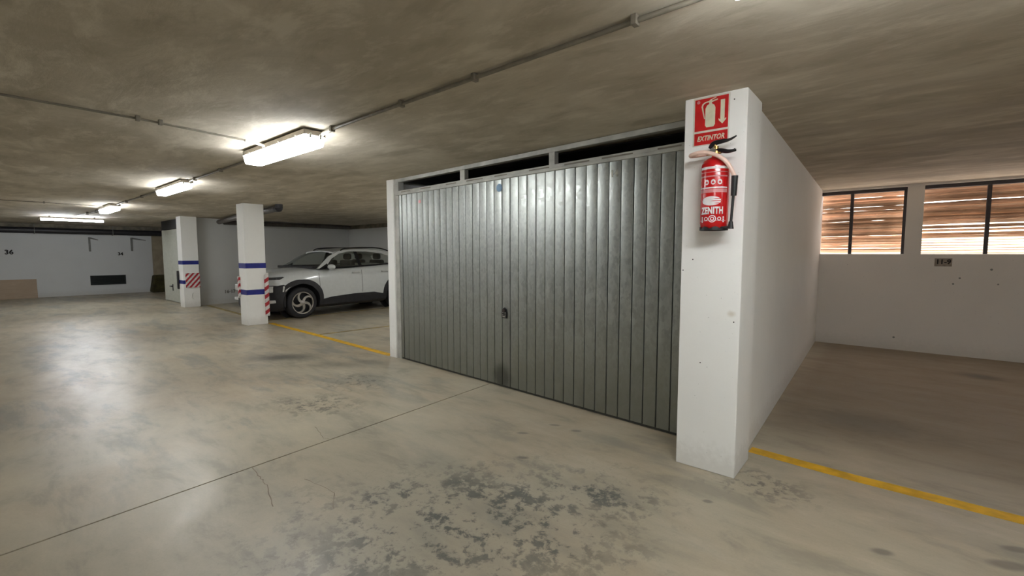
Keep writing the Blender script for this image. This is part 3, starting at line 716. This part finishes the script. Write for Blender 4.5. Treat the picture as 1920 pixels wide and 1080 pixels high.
# ------------------------------------------------------------------ conduits and pipes under the ceiling
def conduit(label, pts, r=.010, clips=(), mat='conduit', sleeves=()):
    c = [sum(p[i] for p in pts) / len(pts) for i in range(3)]
    t = thing('conduit', label, 'conduit', c)
    b = bmesh.new(); tube(b, pts, r, 10); obj('pipe', b, mat, t, smooth=True)
    for (x, y, z, ax) in clips:
        b = bmesh.new()
        if ax == 'x': bx(b, (x - .012, y - r - .008, z - r - .010), (x + .012, y + r + .008, C - .0005), bevel=.002)
        else: bx(b, (x - r - .008, y - .012, z - r - .010), (x + r + .008, y + .012, C - .0005), bevel=.002)
        obj('saddle', b, mat, t)
    for (p, q) in sleeves:
        b = bmesh.new(); cyl(b, p, q, r + .004, 12); obj('sleeve', b, 'conduit_light', t, angle=40)
    return t
zc = C - .020
conduit('long grey conduit between the top picture edge lamp and the large lamp', [(-.5, 1.80, zc), (-1.8, 1.805, zc), (-3.2, 1.815, zc), (-3.52, 1.82, zc - .012)], .011,
        [(-.86, 1.795, zc, 'x'), (-1.783, 1.80, zc, 'x'), (-2.44, 1.805, zc, 'x'), (-3.32, 1.815, zc, 'x')], sleeves=[((-3.34, 1.818, zc - .004), (-3.53, 1.82, zc - .018))])
conduit('grey conduit between the large lamp and the small lamp', [(-4.78, 1.86, zc), (-7.08, 1.875, zc)], .011, [(-5.9, 1.868, zc, 'x'), (-6.85, 1.874, zc, 'x')])
conduit('grey conduit between the small lamp and the lamp near the bare tube', [(-8.35, 1.87, zc), (-11.5, 1.84, zc)], .011, [(-9.6, 1.86, zc, 'x'), (-10.7, 1.85, zc, 'x')])
conduit('thin conduit crossing the ceiling from the left picture edge to the large lamp', [(-4.10, -4.4, zc), (-4.11, .8, zc), (-4.20, 1.50, zc), (-4.22, 1.70, zc - .012)], .008,
        [(-4.105, -1.2, zc, 'y'), (-4.107, .80, zc, 'y'), (-4.109, .93, zc, 'y')], sleeves=[((-4.20, 1.52, zc - .002), (-4.22, 1.71, zc - .016))])
conduit('faint conduit on the ceiling from the left picture edge to the far lamp', [(-12.05, -4.4, zc), (-12.05, .8, zc), (-12.15, 1.75, zc)], .008, [(-12.05, -.4, zc, 'y'), (-12.05, .9, zc, 'y')])
conduit('bent conduit linking the far lamp and the crosswise bare tube', [(-12.76, 1.82, zc), (-13.6, 1.80, zc - .02), (-14.4, 1.75, zc - .02), (-15.4, 1.72, zc), (-16.38, 1.72, zc)], .014, [(-13.5, 1.80, zc - .02, 'x'), (-14.3, 1.755, zc - .02, 'x')])
t = thing('drain_pipe', 'long dark pipe running under the ceiling along the far white wall', 'pipe', (-20.85, 0, 2.17))
b = bmesh.new(); cyl(b, (-20.86, -4.4, 2.145), (-20.86, 6.0, 2.145), .095, 20); obj('pipe', b, 'pipe_dark', t, angle=40)
for y in (1.29, 3.17, -.6):
    b = bmesh.new(); tube(b, [(-20.995, y, 2.045), (-20.80, y, 2.042), (-20.757, y, 2.06), (-20.757, y, 2.20), (-20.80, y, C - .002)], .009, 6); obj('hanger', b, 'bracket', t)
t = thing('drain_pipe', 'brown drain pipe crossing behind the nearer banded pillar to the corner elbow', 'pipe', (-12, 4.3, 2.28))
b = bmesh.new(); tube(b, smoothpts([(-14.30, 4.42, 2.27), (-12, 4.16, 2.278), (-9.35, 3.93, 2.286)], 4), .06, 16); obj('pipe', b, 'pipe_brown', t, smooth=True)
b = bmesh.new(); tube(b, [(-9.44, 3.937, 2.286), (-9.30, 3.925, 2.288)], .070, 16); cyl(b, (-9.30, 3.925, 2.288), (-9.30, 3.925, C - .003), .069, 16); obj('elbow', b, 'pipe_dark', t, angle=40)
t = thing('drain_pipe', 'grey brown drain pipe running along the wall above the white car', 'pipe', (-14.5, 6, 2.29))
b = bmesh.new(); tube(b, [(-14.37, 4.56, 2.272), (-14.56, 8.5, 2.30)], .062, 16); obj('pipe', b, 'pipe_brown', t, smooth=True)

# ------------------------------------------------------------------ cream store-room door with dark transom
d2 = thing('door_2', None, None, (-15.95, 3.72, 0), kind='structure')
b = bmesh.new(); bx(b, (-16.93, 3.70, .015), (-15.95, 3.745, 2.09), bevel=.004); leaf = obj('door_leaf', b, 'door_cream', d2)
b = bmesh.new(); bx(b, (-15.945, 3.70, .015), (-15.0, 3.745, 2.09), bevel=.004); obj('door_leaf', b, 'door_cream', d2)
b = bmesh.new(); bx(b, (-16.93, 3.70, 2.10), (-14.98, 3.76, C), bevel=.002); obj('transom', b, 'black', d2)
b = bmesh.new(); bx(b, (-16.06, 3.688, .33), (-16.00, 3.70, .52), bevel=.004); cyl(b, (-16.03, 3.69, .46), (-16.03, 3.65, .46), .012, 10); cyl(b, (-16.03, 3.65, .46), (-16.16, 3.65, .46), .011, 10); obj('door_handle', b, 'black', leaf)

# ------------------------------------------------------------------ things along the far wall
t = thing('vent_grille', 'dark vent grille low on the far white wall', 'vent', (-21.0, 3.0, .33))
b = bmesh.new(); bx(b, (-21.0, 2.535, .33), (-20.985, 3.47, .655)); obj('back_plate', b, 'vent', t)
b = bmesh.new()
for lo, hi in (((2.535, .33), (2.565, .655)), ((3.44, .33), (3.47, .655)), ((2.535, .33), (3.47, .36)), ((2.535, .625), (3.47, .655))): bx(b, (-20.99, lo[0], lo[1]), (-20.965, hi[0], hi[1]))
obj('frame', b, 'vent', t)
for k in range(8):
    b = bmesh.new(); bx(b, (-.010, 2.56, -.002), (.010, 3.445, .002), Matrix.Translation((-20.978, 0, .378 + k * .033)) @ Matrix.Rotation(R(40), 4, 'Y')); obj('louvre', b, 'vent', t)
for (label, y, z0, z1, slant_bar) in (('grey upright with slanting bar above the vent grille', 2.58, 1.48, 1.965, .22), ('grey upright with slanting bar near the right end of the far white wall', 3.695, 1.50, 1.975, .40)):
    t = thing('wall_bracket', label, 'bracket', (-21.0, y, z0))
    b = bmesh.new(); bx(b, (-21.0, y - .03, z0), (-20.975, y + .025, z1), bevel=.003); obj('upright', b, 'bracket', t)
    b = bmesh.new(); tube(b, [(-20.98, y, z1 - .02), (-20.97, y + slant_bar, z1 - .09)], [.028, .012], 8); obj('slant_bar', b, 'bracket', t)  # tapered bar slanting down along the wall from the upright
def number(label, txt, y, z, size, x=-21.0):
    o = obj('bay_number', textbm(txt, size, planeX(x, y, z), .004, bold=.006), 'ink'); tag(o, label, 'number'); return o
number('dark painted bay number on the far white wall near the left picture edge', '36', .72, 1.45, .19)
number('dark painted bay number on the far white wall above the vent grille', '34', 3.37, 1.395, .14)
ang = math.atan2(.32, 4.82)
o = obj('bay_number', textbm('16·17', .13, lambda u, v, w: Vector((-14.40 - (4.66 + u - 3.735) * .06632 + .003 + w, 4.66 + u, .325 + v)), .004, bold=.004), M['bracket']); tag(o, 'faded grey number low on the white wall behind the banded pillars', 'number')
b = bmesh.new(); bx(b, (-.012, -.80, 0), (.012, 1.262, .60), Matrix.Translation((-20.93, 0, .0)) @ Matrix.Rotation(R(-4), 4, 'Y'), bevel=.003)
tag(obj('wooden_board', b, 'board'), 'pale wooden board leaning against the far white wall at the left picture edge', 'board')
b = bmesh.new(); bx(b, (-20.98, 4.22, 0), (-20.60, 5.6, .62), bevel=.04)
for v in b.verts: v.co.y -= .10 * (1 - v.co.z / .62) * (v.co.y < 5)
tag(obj('box', b, 'olive'), 'dark olive box on the floor at the right end of the far wall', 'box')
# number plate under the window
t = thing('number_plate', 'small brown bay number plate on the white wall under the wider window', 'plate', (.49, Wy, 1.27))
b = bmesh.new(); bx(b, (.40, Wy - .006, 1.215), (.575, Wy, 1.325), bevel=.001); obj('plate', b, 'plate', t)
obj('lettering', textbm('11-9', .085, lambda u, v, w: Vector((.488 + u, Wy - .006 - w, 1.275 + v)), .001, bold=.003), 'ink', t)
for x, z, r in ((.95, 1.18, .014), (.66, 1.06, .012), (.60, .98, .012), (1.02, .99, .010), (.02, .18, .014)):
    b = bmesh.new(); cyl(b, (x, Wy + .001, z), (x, Wy - .001, z), r, 9); obj('wall_mark', b, 'bracket', wall_back)

# ------------------------------------------------------------------ the white car
CO, CP = (-10.62, 3.645), .057
car = thing('car', 'white compact SUV with black wheel arches parked behind the banded pillar', 'car', (*CO, 0), R(90) + CP)
ST = [(.03, .46, .34, .72), (.07, .57, .26, .80), (.15, .68, .22, .89), (.30, .80, .20, .955), (.60, .88, .20, 1.005), (1.0, .90, .20, 1.045), (1.3, .90, .20, 1.06), (1.8, .90, .20, 1.07), (2.3, .90, .20, 1.095), (2.8, .90, .20, 1.12), (3.1, .90, .20, 1.135), (3.5, .895, .20, 1.14), (3.85, .87, .24, 1.10), (4.08, .80, .28, 1.02), (4.17, .70, .34, .92)]
FS = lambda s: .86 - (.86 - s) * .86 if s < .86 else s
ST = [(FS(a), w_, c_, d_) for a, w_, c_, d_ in ST]
def section(s, w, zb, zt):
    h = zt - zb
    half = [(0, zb), (w * .80, zb), (w * .955, zb + .06), (w * .985, zb + h * .28), (w, zb + h * .50), (w * .99, zb + h * .72), (w * .955, zb + h * .90), (w * .90, zt - h * .035), (w * .80, zt), (w * .45, zt + .022), (0, zt + .03)]
    return half
def body_bm(st, grow=0.0):
    b = bmesh.new(); rings = []
    for s, w, zb, zt in st:
        hf = section(s, w + grow, zb, zt); full = hf + [(-y, z) for y, z in hf[-2:0:-1]]
        rings.append([b.verts.new((s, y, z)) for y, z in full])
    n = len(rings[0])
    for A, B in zip(rings, rings[1:]):
        for k in range(n): b.faces.new((A[k], A[(k + 1) % n], B[(k + 1) % n], B[k]))
    b.faces.new(rings[0]); b.faces.new(rings[-1][::-1]); bmesh.ops.recalc_face_normals(b, faces=b.faces); return b
AX = (.86, 3.46); WR = .335
bt = body_bm(ST); BV = BVHTree.FromBMesh(bt); bt.free()
def on_side(s, z, side=-1, off=0.0):
    h = BV.ray_cast(Vector((s, side * 2.0, z)), Vector((0, -side, 0)))
    if h[0] is None:
        q = BV.find_nearest(Vector((s, side * .7, z))); return q[0] + q[1] * off
    return h[0] + h[1] * off
# the body shell with wheel wells cut out
b = body_bm(ST); tmp = bpy.data.meshes.new('tmp'); b.to_mesh(tmp); b.free(); to = bpy.data.objects.new('tmp', tmp); COL.objects.link(to)
b = bmesh.new()
for s in AX:
    for sd_ in (-1, 1): cyl(b, (s, sd_ * .55, WR + .02), (s, sd_ * 1.2, WR + .02), .415, 36)
tm2 = bpy.data.meshes.new('tmp2'); b.to_mesh(tm2); b.free(); t2 = bpy.data.objects.new('tmp2', tm2); COL.objects.link(t2)
md = to.modifiers.new('b', 'BOOLEAN'); md.object = t2; md.operation = 'DIFFERENCE'; md.solver = 'EXACT'
dg = bpy.context.evaluated_depsgraph_get(); me = bpy.data.meshes.new_from_object(to.evaluated_get(dg))
b = bmesh.new(); b.from_mesh(me); bpy.data.objects.remove(to); bpy.data.objects.remove(t2)
obj('body', b, 'car_white', car, local=True, angle=35)
def patch(name, poly, mat, side=-1, th=.008, parent=None, both=True, nsub=7, label=None):
    """a plate laid on the body side: poly in (s, z)"""
    for sd_ in ((-1, 1) if both else (side,)):
        b = bmesh.new(); vs = [b.verts.new((s, 0, z)) for s, z in poly]; b.faces.new(vs)
        bmesh.ops.triangulate(b, faces=b.faces[:])
        for _ in range(nsub):
            bmesh.ops.subdivide_edges(b, edges=[e for e in b.edges if e.calc_length() > .045], cuts=1, use_grid_fill=True)
            bmesh.ops.triangulate(b, faces=[f_ for f_ in b.faces if len(f_.verts) > 3])
        flat = [(v, v.co.x, v.co.z) for v in b.verts]
        r = bmesh.ops.extrude_face_region(b, geom=b.faces[:]); new = [v for v in r['geom'] if isinstance(v, bmesh.types.BMVert)]
        for v in new: v.co = on_side(v.co.x, v.co.z, sd_, th)
        for v, s, z in flat: v.co = on_side(s, z, sd_, -.004)
        obj(name, b, mat, parent or car, local=True, angle=40, label=label)
# black cladding: arches, sills, lower front and rear bumpers
def arch(name, s0):
    for sd_ in (-1, 1):
        b = bmesh.new(); prev = None
        n = 30
        for i in range(n + 1):
            a = R(-14 + 208 * i / n); ca, sa = math.cos(a), math.sin(a)
            k = 1.0 + .05 * abs(math.sin(2 * a))
            ri, ro = .395, .485 * k
            zc_ = WR + .02
            pi_ = (s0 + ri * ca, zc_ + ri * sa); po = (s0 + ro * ca, zc_ + ro * sa)
            def yy(p): return on_side(p[0], max(.25, p[1]), sd_, 0).y
            cur = [b.verts.new((pi_[0], yy(po) * .86, pi_[1])), b.verts.new((pi_[0], yy(po) + sd_ * .022, pi_[1])), b.verts.new((po[0], yy(po) + sd_ * .014, po[1])), b.verts.new((po[0], yy(po) - sd_ * .02, po[1]))]
            if prev:
                for q in range(4): b.faces.new((prev[q], prev[(q + 1) % 4], cur[(q + 1) % 4], cur[q]))
            else: b.faces.new(cur)
            prev = cur
        b.faces.new(prev[::-1]); obj(name, b, 'cladding', car, local=True, angle=50)
def liner(s0):
    for sd_ in (-1, 1):
        b = bmesh.new(); prev = None
        for i in range(25):
            a = R(-20 + 220 * i / 24); p = Vector((s0 + .409 * math.cos(a), 0, WR + .02 + .409 * math.sin(a)))
            cur = [b.verts.new(p + Vector((0, sd_ * .552, 0))), b.verts.new(p + Vector((0, sd_ * .885, 0)))]
            if prev: b.faces.new((prev[0], cur[0], cur[1], prev[1]))
            prev = cur
        bmesh.ops.create_circle(b, cap_ends=True, segments=36, radius=.409, matrix=Matrix.Translation((s0, sd_ * .553, WR + .02)) @ Matrix.Rotation(R(90), 4, 'X'))
        obj('wheel_liner', b, 'cladding', car, local=True)
liner(AX[0]); liner(AX[1])
arch('wheel_arch', AX[0]); arch('wheel_arch', AX[1])
patch('sill_cladding', [(1.25, .37), (1.55, .42), (2.13, .455), (2.70, .455), (2.92, .41), (3.06, .39), (3.06, .205), (1.25, .205)], 'cladding', th=.016)
front = [(s, w, zb, zt) for s, w, zb, zt in ((.01, .48, .24, .66), (.06, .60, .20, .70), (.14, .70, .19, .725), (.30, .815, .18, .735), (.44, .868, .20, .745))]
front = [(FS(a), w_, c_, d_) for a, w_, c_, d_ in front]
b = bmesh.new(); rings = []
for s, w, zb, zt in front:
    hf = [(0, zb), (w * .9, zb), (w, zb + .08), (w * 1.012, (zb + zt) / 2), (w * 1.005, zt - .03), (w * .96, zt), (0, zt)]
    rings.append([b.verts.new((s, y, z)) for y, z in hf + [(-y, z) for y, z in hf[-2:0:-1]]])
for A, B in zip(rings, rings[1:]):
    for k in range(len(A)): b.faces.new((A[k], A[(k + 1) % len(A)], B[(k + 1) % len(A)], B[k]))
b.faces.new(rings[0]); b.faces.new(rings[-1][::-1]); lower = obj('lower_bumper', b, 'cladding', car, local=True, angle=35)
rear = [(3.86, .86, .22, .60), (4.06, .80, .24, .60), (4.20, .68, .28, .58)]
b = bmesh.new(); rings = [[b.verts.new((s, y, z)) for y, z in ((-w, zb), (w, zb), (w * 1.01, zt), (-w * 1.01, zt))] for s, w, zb, zt in rear]
for A, B in zip(rings, rings[1:]):
    for k in range(4): b.faces.new((A[k], A[(k + 1) % 4], B[(k + 1) % 4], B[k]))
b.faces.new(rings[0]); b.faces.new(rings[-1][::-1]); obj('rear_bumper', b, 'cladding', car, local=True)
for sd_ in (-1, 1):
    def fb(name, s0, s1, y0, y1, z0, z1, mat):
        b = bmesh.new(); bx(b, (FS(s0), min(sd_ * y0, sd_ * y1), z0), (FS(s1), max(sd_ * y0, sd_ * y1), z1), bevel=.012); return obj(name, b, mat, car, local=True)
    fb('headlamp', .06, .25, .52, .755, .585, .715, 'lens'); fb('bumper_insert', .05, .28, .48, .785, .365, .425, 'silver')
    b = bmesh.new(); prism(b, [(.375, .60), (.405, .60), (.435, .715), (.395, .72)], lambda u, v, w: Vector((FS(u), sd_ * (.858 + w), v)), .014); obj('bumper_insert', b, 'plate_white', car, local=True)
patch('running_lamp', [(.20, .845), (.43, .85), (.52, .90), (.49, .91), (.22, .89)], 'drl', th=.006)
b = bmesh.new(); bx(b, (.105, -.40, .56), (.18, .40, .70), bevel=.02); obj('grille', b, 'black_gloss', car, local=True)
b = bmesh.new(); bx(b, (.10, -.26, .40), (.13, .26, .51), bevel=.004); obj('licence_plate', b, 'plate_white', car, local=True)
# greenhouse
RB = lambda s: 1.045 + .045 * (s - 1.3)                              # belt line
def gside(s, z, sd_, off=0.0):                                       # the inward leaning window plane
    return Vector((s, sd_ * (.825 - (z - 1.05) * .60 + off), z))
roof_side = [(1.78, 1.42), (2.05, 1.47), (2.35, 1.495), (2.7, 1.50), (3.0, 1.485), (3.35, 1.44), (3.70, 1.36)]
b = bmesh.new(); prev = None
for s, z in roof_side:
    y0 = gside(s, z, 1).y; cr = .045
    row = [(y0, z - .02), (y0 - .02, z + .012), (y0 * .72, z + cr * .75), (y0 * .38, z + cr), (0, z + cr * 1.1), (-y0 * .38, z + cr), (-y0 * .72, z + cr * .75), (-y0 + .02, z + .012), (-y0, z - .02)]
    top = [b.verts.new((s, y, zz)) for y, zz in row]; bot = [b.verts.new((s, y * .97, zz - .03)) for y, zz in row]
    cur = top + bot[::-1]
    if prev:
        for k in range(len(cur)): b.faces.new((prev[k], prev[(k + 1) % len(cur)], cur[(k + 1) % len(cur)], cur[k]))
    else: b.faces.new(cur)
    prev = cur
b.faces.new(prev[::-1]); obj('roof', b, 'car_white', car, local=True, angle=40)
def gpoly(name, poly, mat, th=.02, off=0.0, parent=None):
    for sd_ in (-1, 1):
        b = bmesh.new(); prism(b, poly, lambda u, v, w: gside(u, v, sd_, off + w), th); obj(name, b, mat, parent or car, local=True)
gpoly('windscreen_pillar', [(1.22, 1.06), (1.42, 1.06), (1.66, 1.275), (1.90, 1.40), (2.2, 1.455), (2.2, 1.495), (1.90, 1.455), (1.62, 1.335), (1.36, 1.15)], 'car_white', .03)
gpoly('roof_side', [(2.2, 1.452), (2.66, 1.452), (3.10, 1.41), (3.35, 1.33), (3.35, 1.44), (3.0, 1.488), (2.6, 1.50), (2.2, 1.49)], 'car_white', .03)
gpoly('rear_pillar', [(3.20, 1.135), (3.95, 1.10), (3.70, 1.36), (3.35, 1.44), (3.28, 1.40), (3.34, 1.30)], 'car_white', .03)
gpoly('centre_pillar', [(2.33, 1.085), (2.41, 1.09), (2.41, 1.465), (2.33, 1.465)], 'black_gloss', .026)
gpoly('window_trim', [(1.24, 1.045), (3.22, 1.13), (3.22, 1.155), (1.40, 1.075)], 'black_gloss', .032)
gpoly('side_window', [(1.40, 1.07), (2.35, 1.10), (2.35, 1.46), (2.2, 1.458), (1.90, 1.405), (1.64, 1.28)], 'glass', .006, .008)
gpoly('side_window', [(2.39, 1.10), (3.22, 1.14), (3.33, 1.30), (3.15, 1.40), (2.66, 1.455), (2.39, 1.462)], 'glass', .006, .008)
gpoly('window_corner', [(1.27, 1.055), (1.52, 1.065), (1.52, 1.18)], 'black_gloss', .034)
b = bmesh.new(); rows_ = []
for (s0, z0, y0, bow) in ((1.26, 1.065, .78, .10), (1.54, 1.24, .69, .08), (1.83, 1.425, .59, .05)):
    rows_.append([b.verts.new((s0 - bow * (1 - (t_ / 3) ** 2), y0 * t_ / 3, z0 + .02 * (1 - (t_ / 3) ** 2))) for t_ in range(-3, 4)])
for A, B in zip(rows_, rows_[1:]):
    for k in range(6): b.faces.new((A[k], A[k + 1], B[k + 1], B[k]))
obj('windscreen', b, 'glass', car, local=True, smooth=True)
b = bmesh.new(); q = [b.verts.new(v) for v in ((3.68, -.64, 1.37), (3.68, .64, 1.37), (4.0, .72, 1.09), (4.0, -.72, 1.09))]; b.faces.new(q); obj('rear_window', b, 'glass', car, local=True)
b = bmesh.new(); bx(b, (1.17, -.66, 1.05), (1.28, .66, 1.082), bevel=.01); obj('cowl', b, 'black_gloss', car, local=True)
b = bmesh.new(); bx(b, (1.15, -.78, 1.06), (3.7, .78, 1.118), bevel=.01); obj('dashboard', b, 'seat', car, local=True)
for sd_ in (-1, 1):
    b = bmesh.new(); tube(b, smoothpts([(1.98, sd_ * .60, 1.475), (2.12, sd_ * .60, 1.525), (2.6, sd_ * .59, 1.55), (3.1, sd_ * .59, 1.535), (3.5, sd_ * .60, 1.43)], 5), .016, 8); obj('roof_rail', b, 'black_gloss', car, local=True, smooth=True)
    b = bmesh.new(); bmesh.ops.create_uvsphere(b, u_segments=20, v_segments=12, radius=1, matrix=Matrix.Translation((1.50, sd_ * .985, 1.10)) @ Matrix.Diagonal((.075, .115, .062, 1))); mir = obj('mirror', b, 'car_white', car, local=True, smooth=True)
    b = bmesh.new(); bx(b, (1.43, min(sd_ * .82, sd_ * .96), 1.045), (1.55, max(sd_ * .82, sd_ * .96), 1.075), bevel=.008); obj('mirror_arm', b, 'black_gloss', mir, local=True)
    for s in (2.19, 3.02):
        b = bmesh.new(); bx(b, (s - .10, min(sd_ * .885, sd_ * .925), .945), (s + .10, max(sd_ * .885, sd_ * .925), .972), bevel=.008); obj('door_handle', b, 'silver', car, local=True)
    for s, (za, zb_) in ((1.262, (.42, 1.04)), (2.36, (.48, 1.08))):
        b = bmesh.new(); prev = None
        for i in range(9):
            z_ = za + (zb_ - za) * i / 8; p = on_side(s, z_, sd_, .0035); cur = [b.verts.new(p + Vector((d_, 0, 0))) for d_ in (-.004, .004)]
            if prev: b.faces.new((prev[0], prev[1], cur[1], cur[0]))
            prev = cur
        obj('door_gap', b, 'drl', car, local=True)
for s, y in ((2.30, -.38), (2.30, .38), (3.15, -.40), (3.15, .40)):
    b = bmesh.new(); bx(b, (s - .07, y - .24, 1.08), (s + .07, y + .24, 1.24), bevel=.04); bx(b, (s - .05, y - .13, 1.25), (s + .05, y + .13, 1.40), bevel=.045); obj('seat', b, 'seat', car, local=True, angle=60)
b = bmesh.new(); tube(b, [Vector((1.72 + .06 * math.sin(a), -.38 + .18 * math.cos(a), 1.13 + .17 * math.sin(a))) for a in [2 * math.pi * k / 24 for k in range(24)]], .014, 8, True); obj('steering_wheel', b, 'seat', car, local=True, smooth=True)
b = bmesh.new(); bx(b, (1.05, -.16, .9), (1.10, .16, .905)); b.free()
def wheel(s, sd_):
    Mx = Matrix.Translation((s, sd_ * .885, WR)) @ Matrix.Rotation(R(90) * sd_ * -1, 4, 'X')     # local +z points outwards
    b = bmesh.new(); lathe(b, [(.235, -.20), (.30, -.21), (.326, -.19), (.335, -.15), (.335, -.05), (.328, -.015), (.305, .004), (.265, .006), (.238, -.005), (.235, -.20)], 40, Mx); w = obj('wheel', b, 'tyre', car, local=True, angle=50)
    b = bmesh.new(); lathe(b, [(0, -.09), (.22, -.09), (.236, -.01)], 32, Mx); obj('rim_well', b, 'black', w, local=True)
    b = bmesh.new(); lathe(b, [(.218, -.02), (.222, .006), (.238, .008), (.244, -.004), (.236, -.02)], 40, Mx); obj('rim', b, 'alloy', w, local=True, angle=50)
    for k in range(5):
        b = bmesh.new(); pts = []
        A = []; B = []
        for i in range(8):
            t_ = i / 7; r = .035 + t_ * .190; a = 2 * math.pi * k / 5 + sd_ * (.75 * t_ * t_); hw = .030 - .012 * t_ + .020 * t_ ** 4
            c = Vector((r * math.cos(a), r * math.sin(a), 0)); nrm = Vector((-math.sin(a), math.cos(a), 0))
            z_ = .010 - .012 * t_
            A.append((c - nrm * hw, z_)); B.append((c + nrm * hw, z_))
        prev = None
        for (p, z_), (q, _) in zip(A, B):
            cur = [b.verts.new(Mx @ (p + Vector((0, 0, z_ - .03)))), b.verts.new(Mx @ (p + Vector((0, 0, z_)))), b.verts.new(Mx @ (q + Vector((0, 0, z_)))), b.verts.new(Mx @ (q + Vector((0, 0, z_ - .03))))]
            if prev:
                for j in range(4): b.faces.new((prev[j], prev[(j + 1) % 4], cur[(j + 1) % 4], cur[j]))
            else: b.faces.new(cur)
            prev = cur
        b.faces.new(prev[::-1]); obj('spoke', b, 'alloy', w, local=True, angle=40)
    b = bmesh.new(); lathe(b, [(0, .016), (.022, .014), (.040, .006), (.044, -.02)], 24, Mx); obj('hub_cap', b, 'alloy', w, local=True, smooth=True)
for s in AX:
    for sd_ in (-1, 1): wheel(s, sd_)
b = bmesh.new(); bx(b, (.3, -.62, .18), (3.9, .62, .30)); obj('underbody', b, 'black', car, local=True)
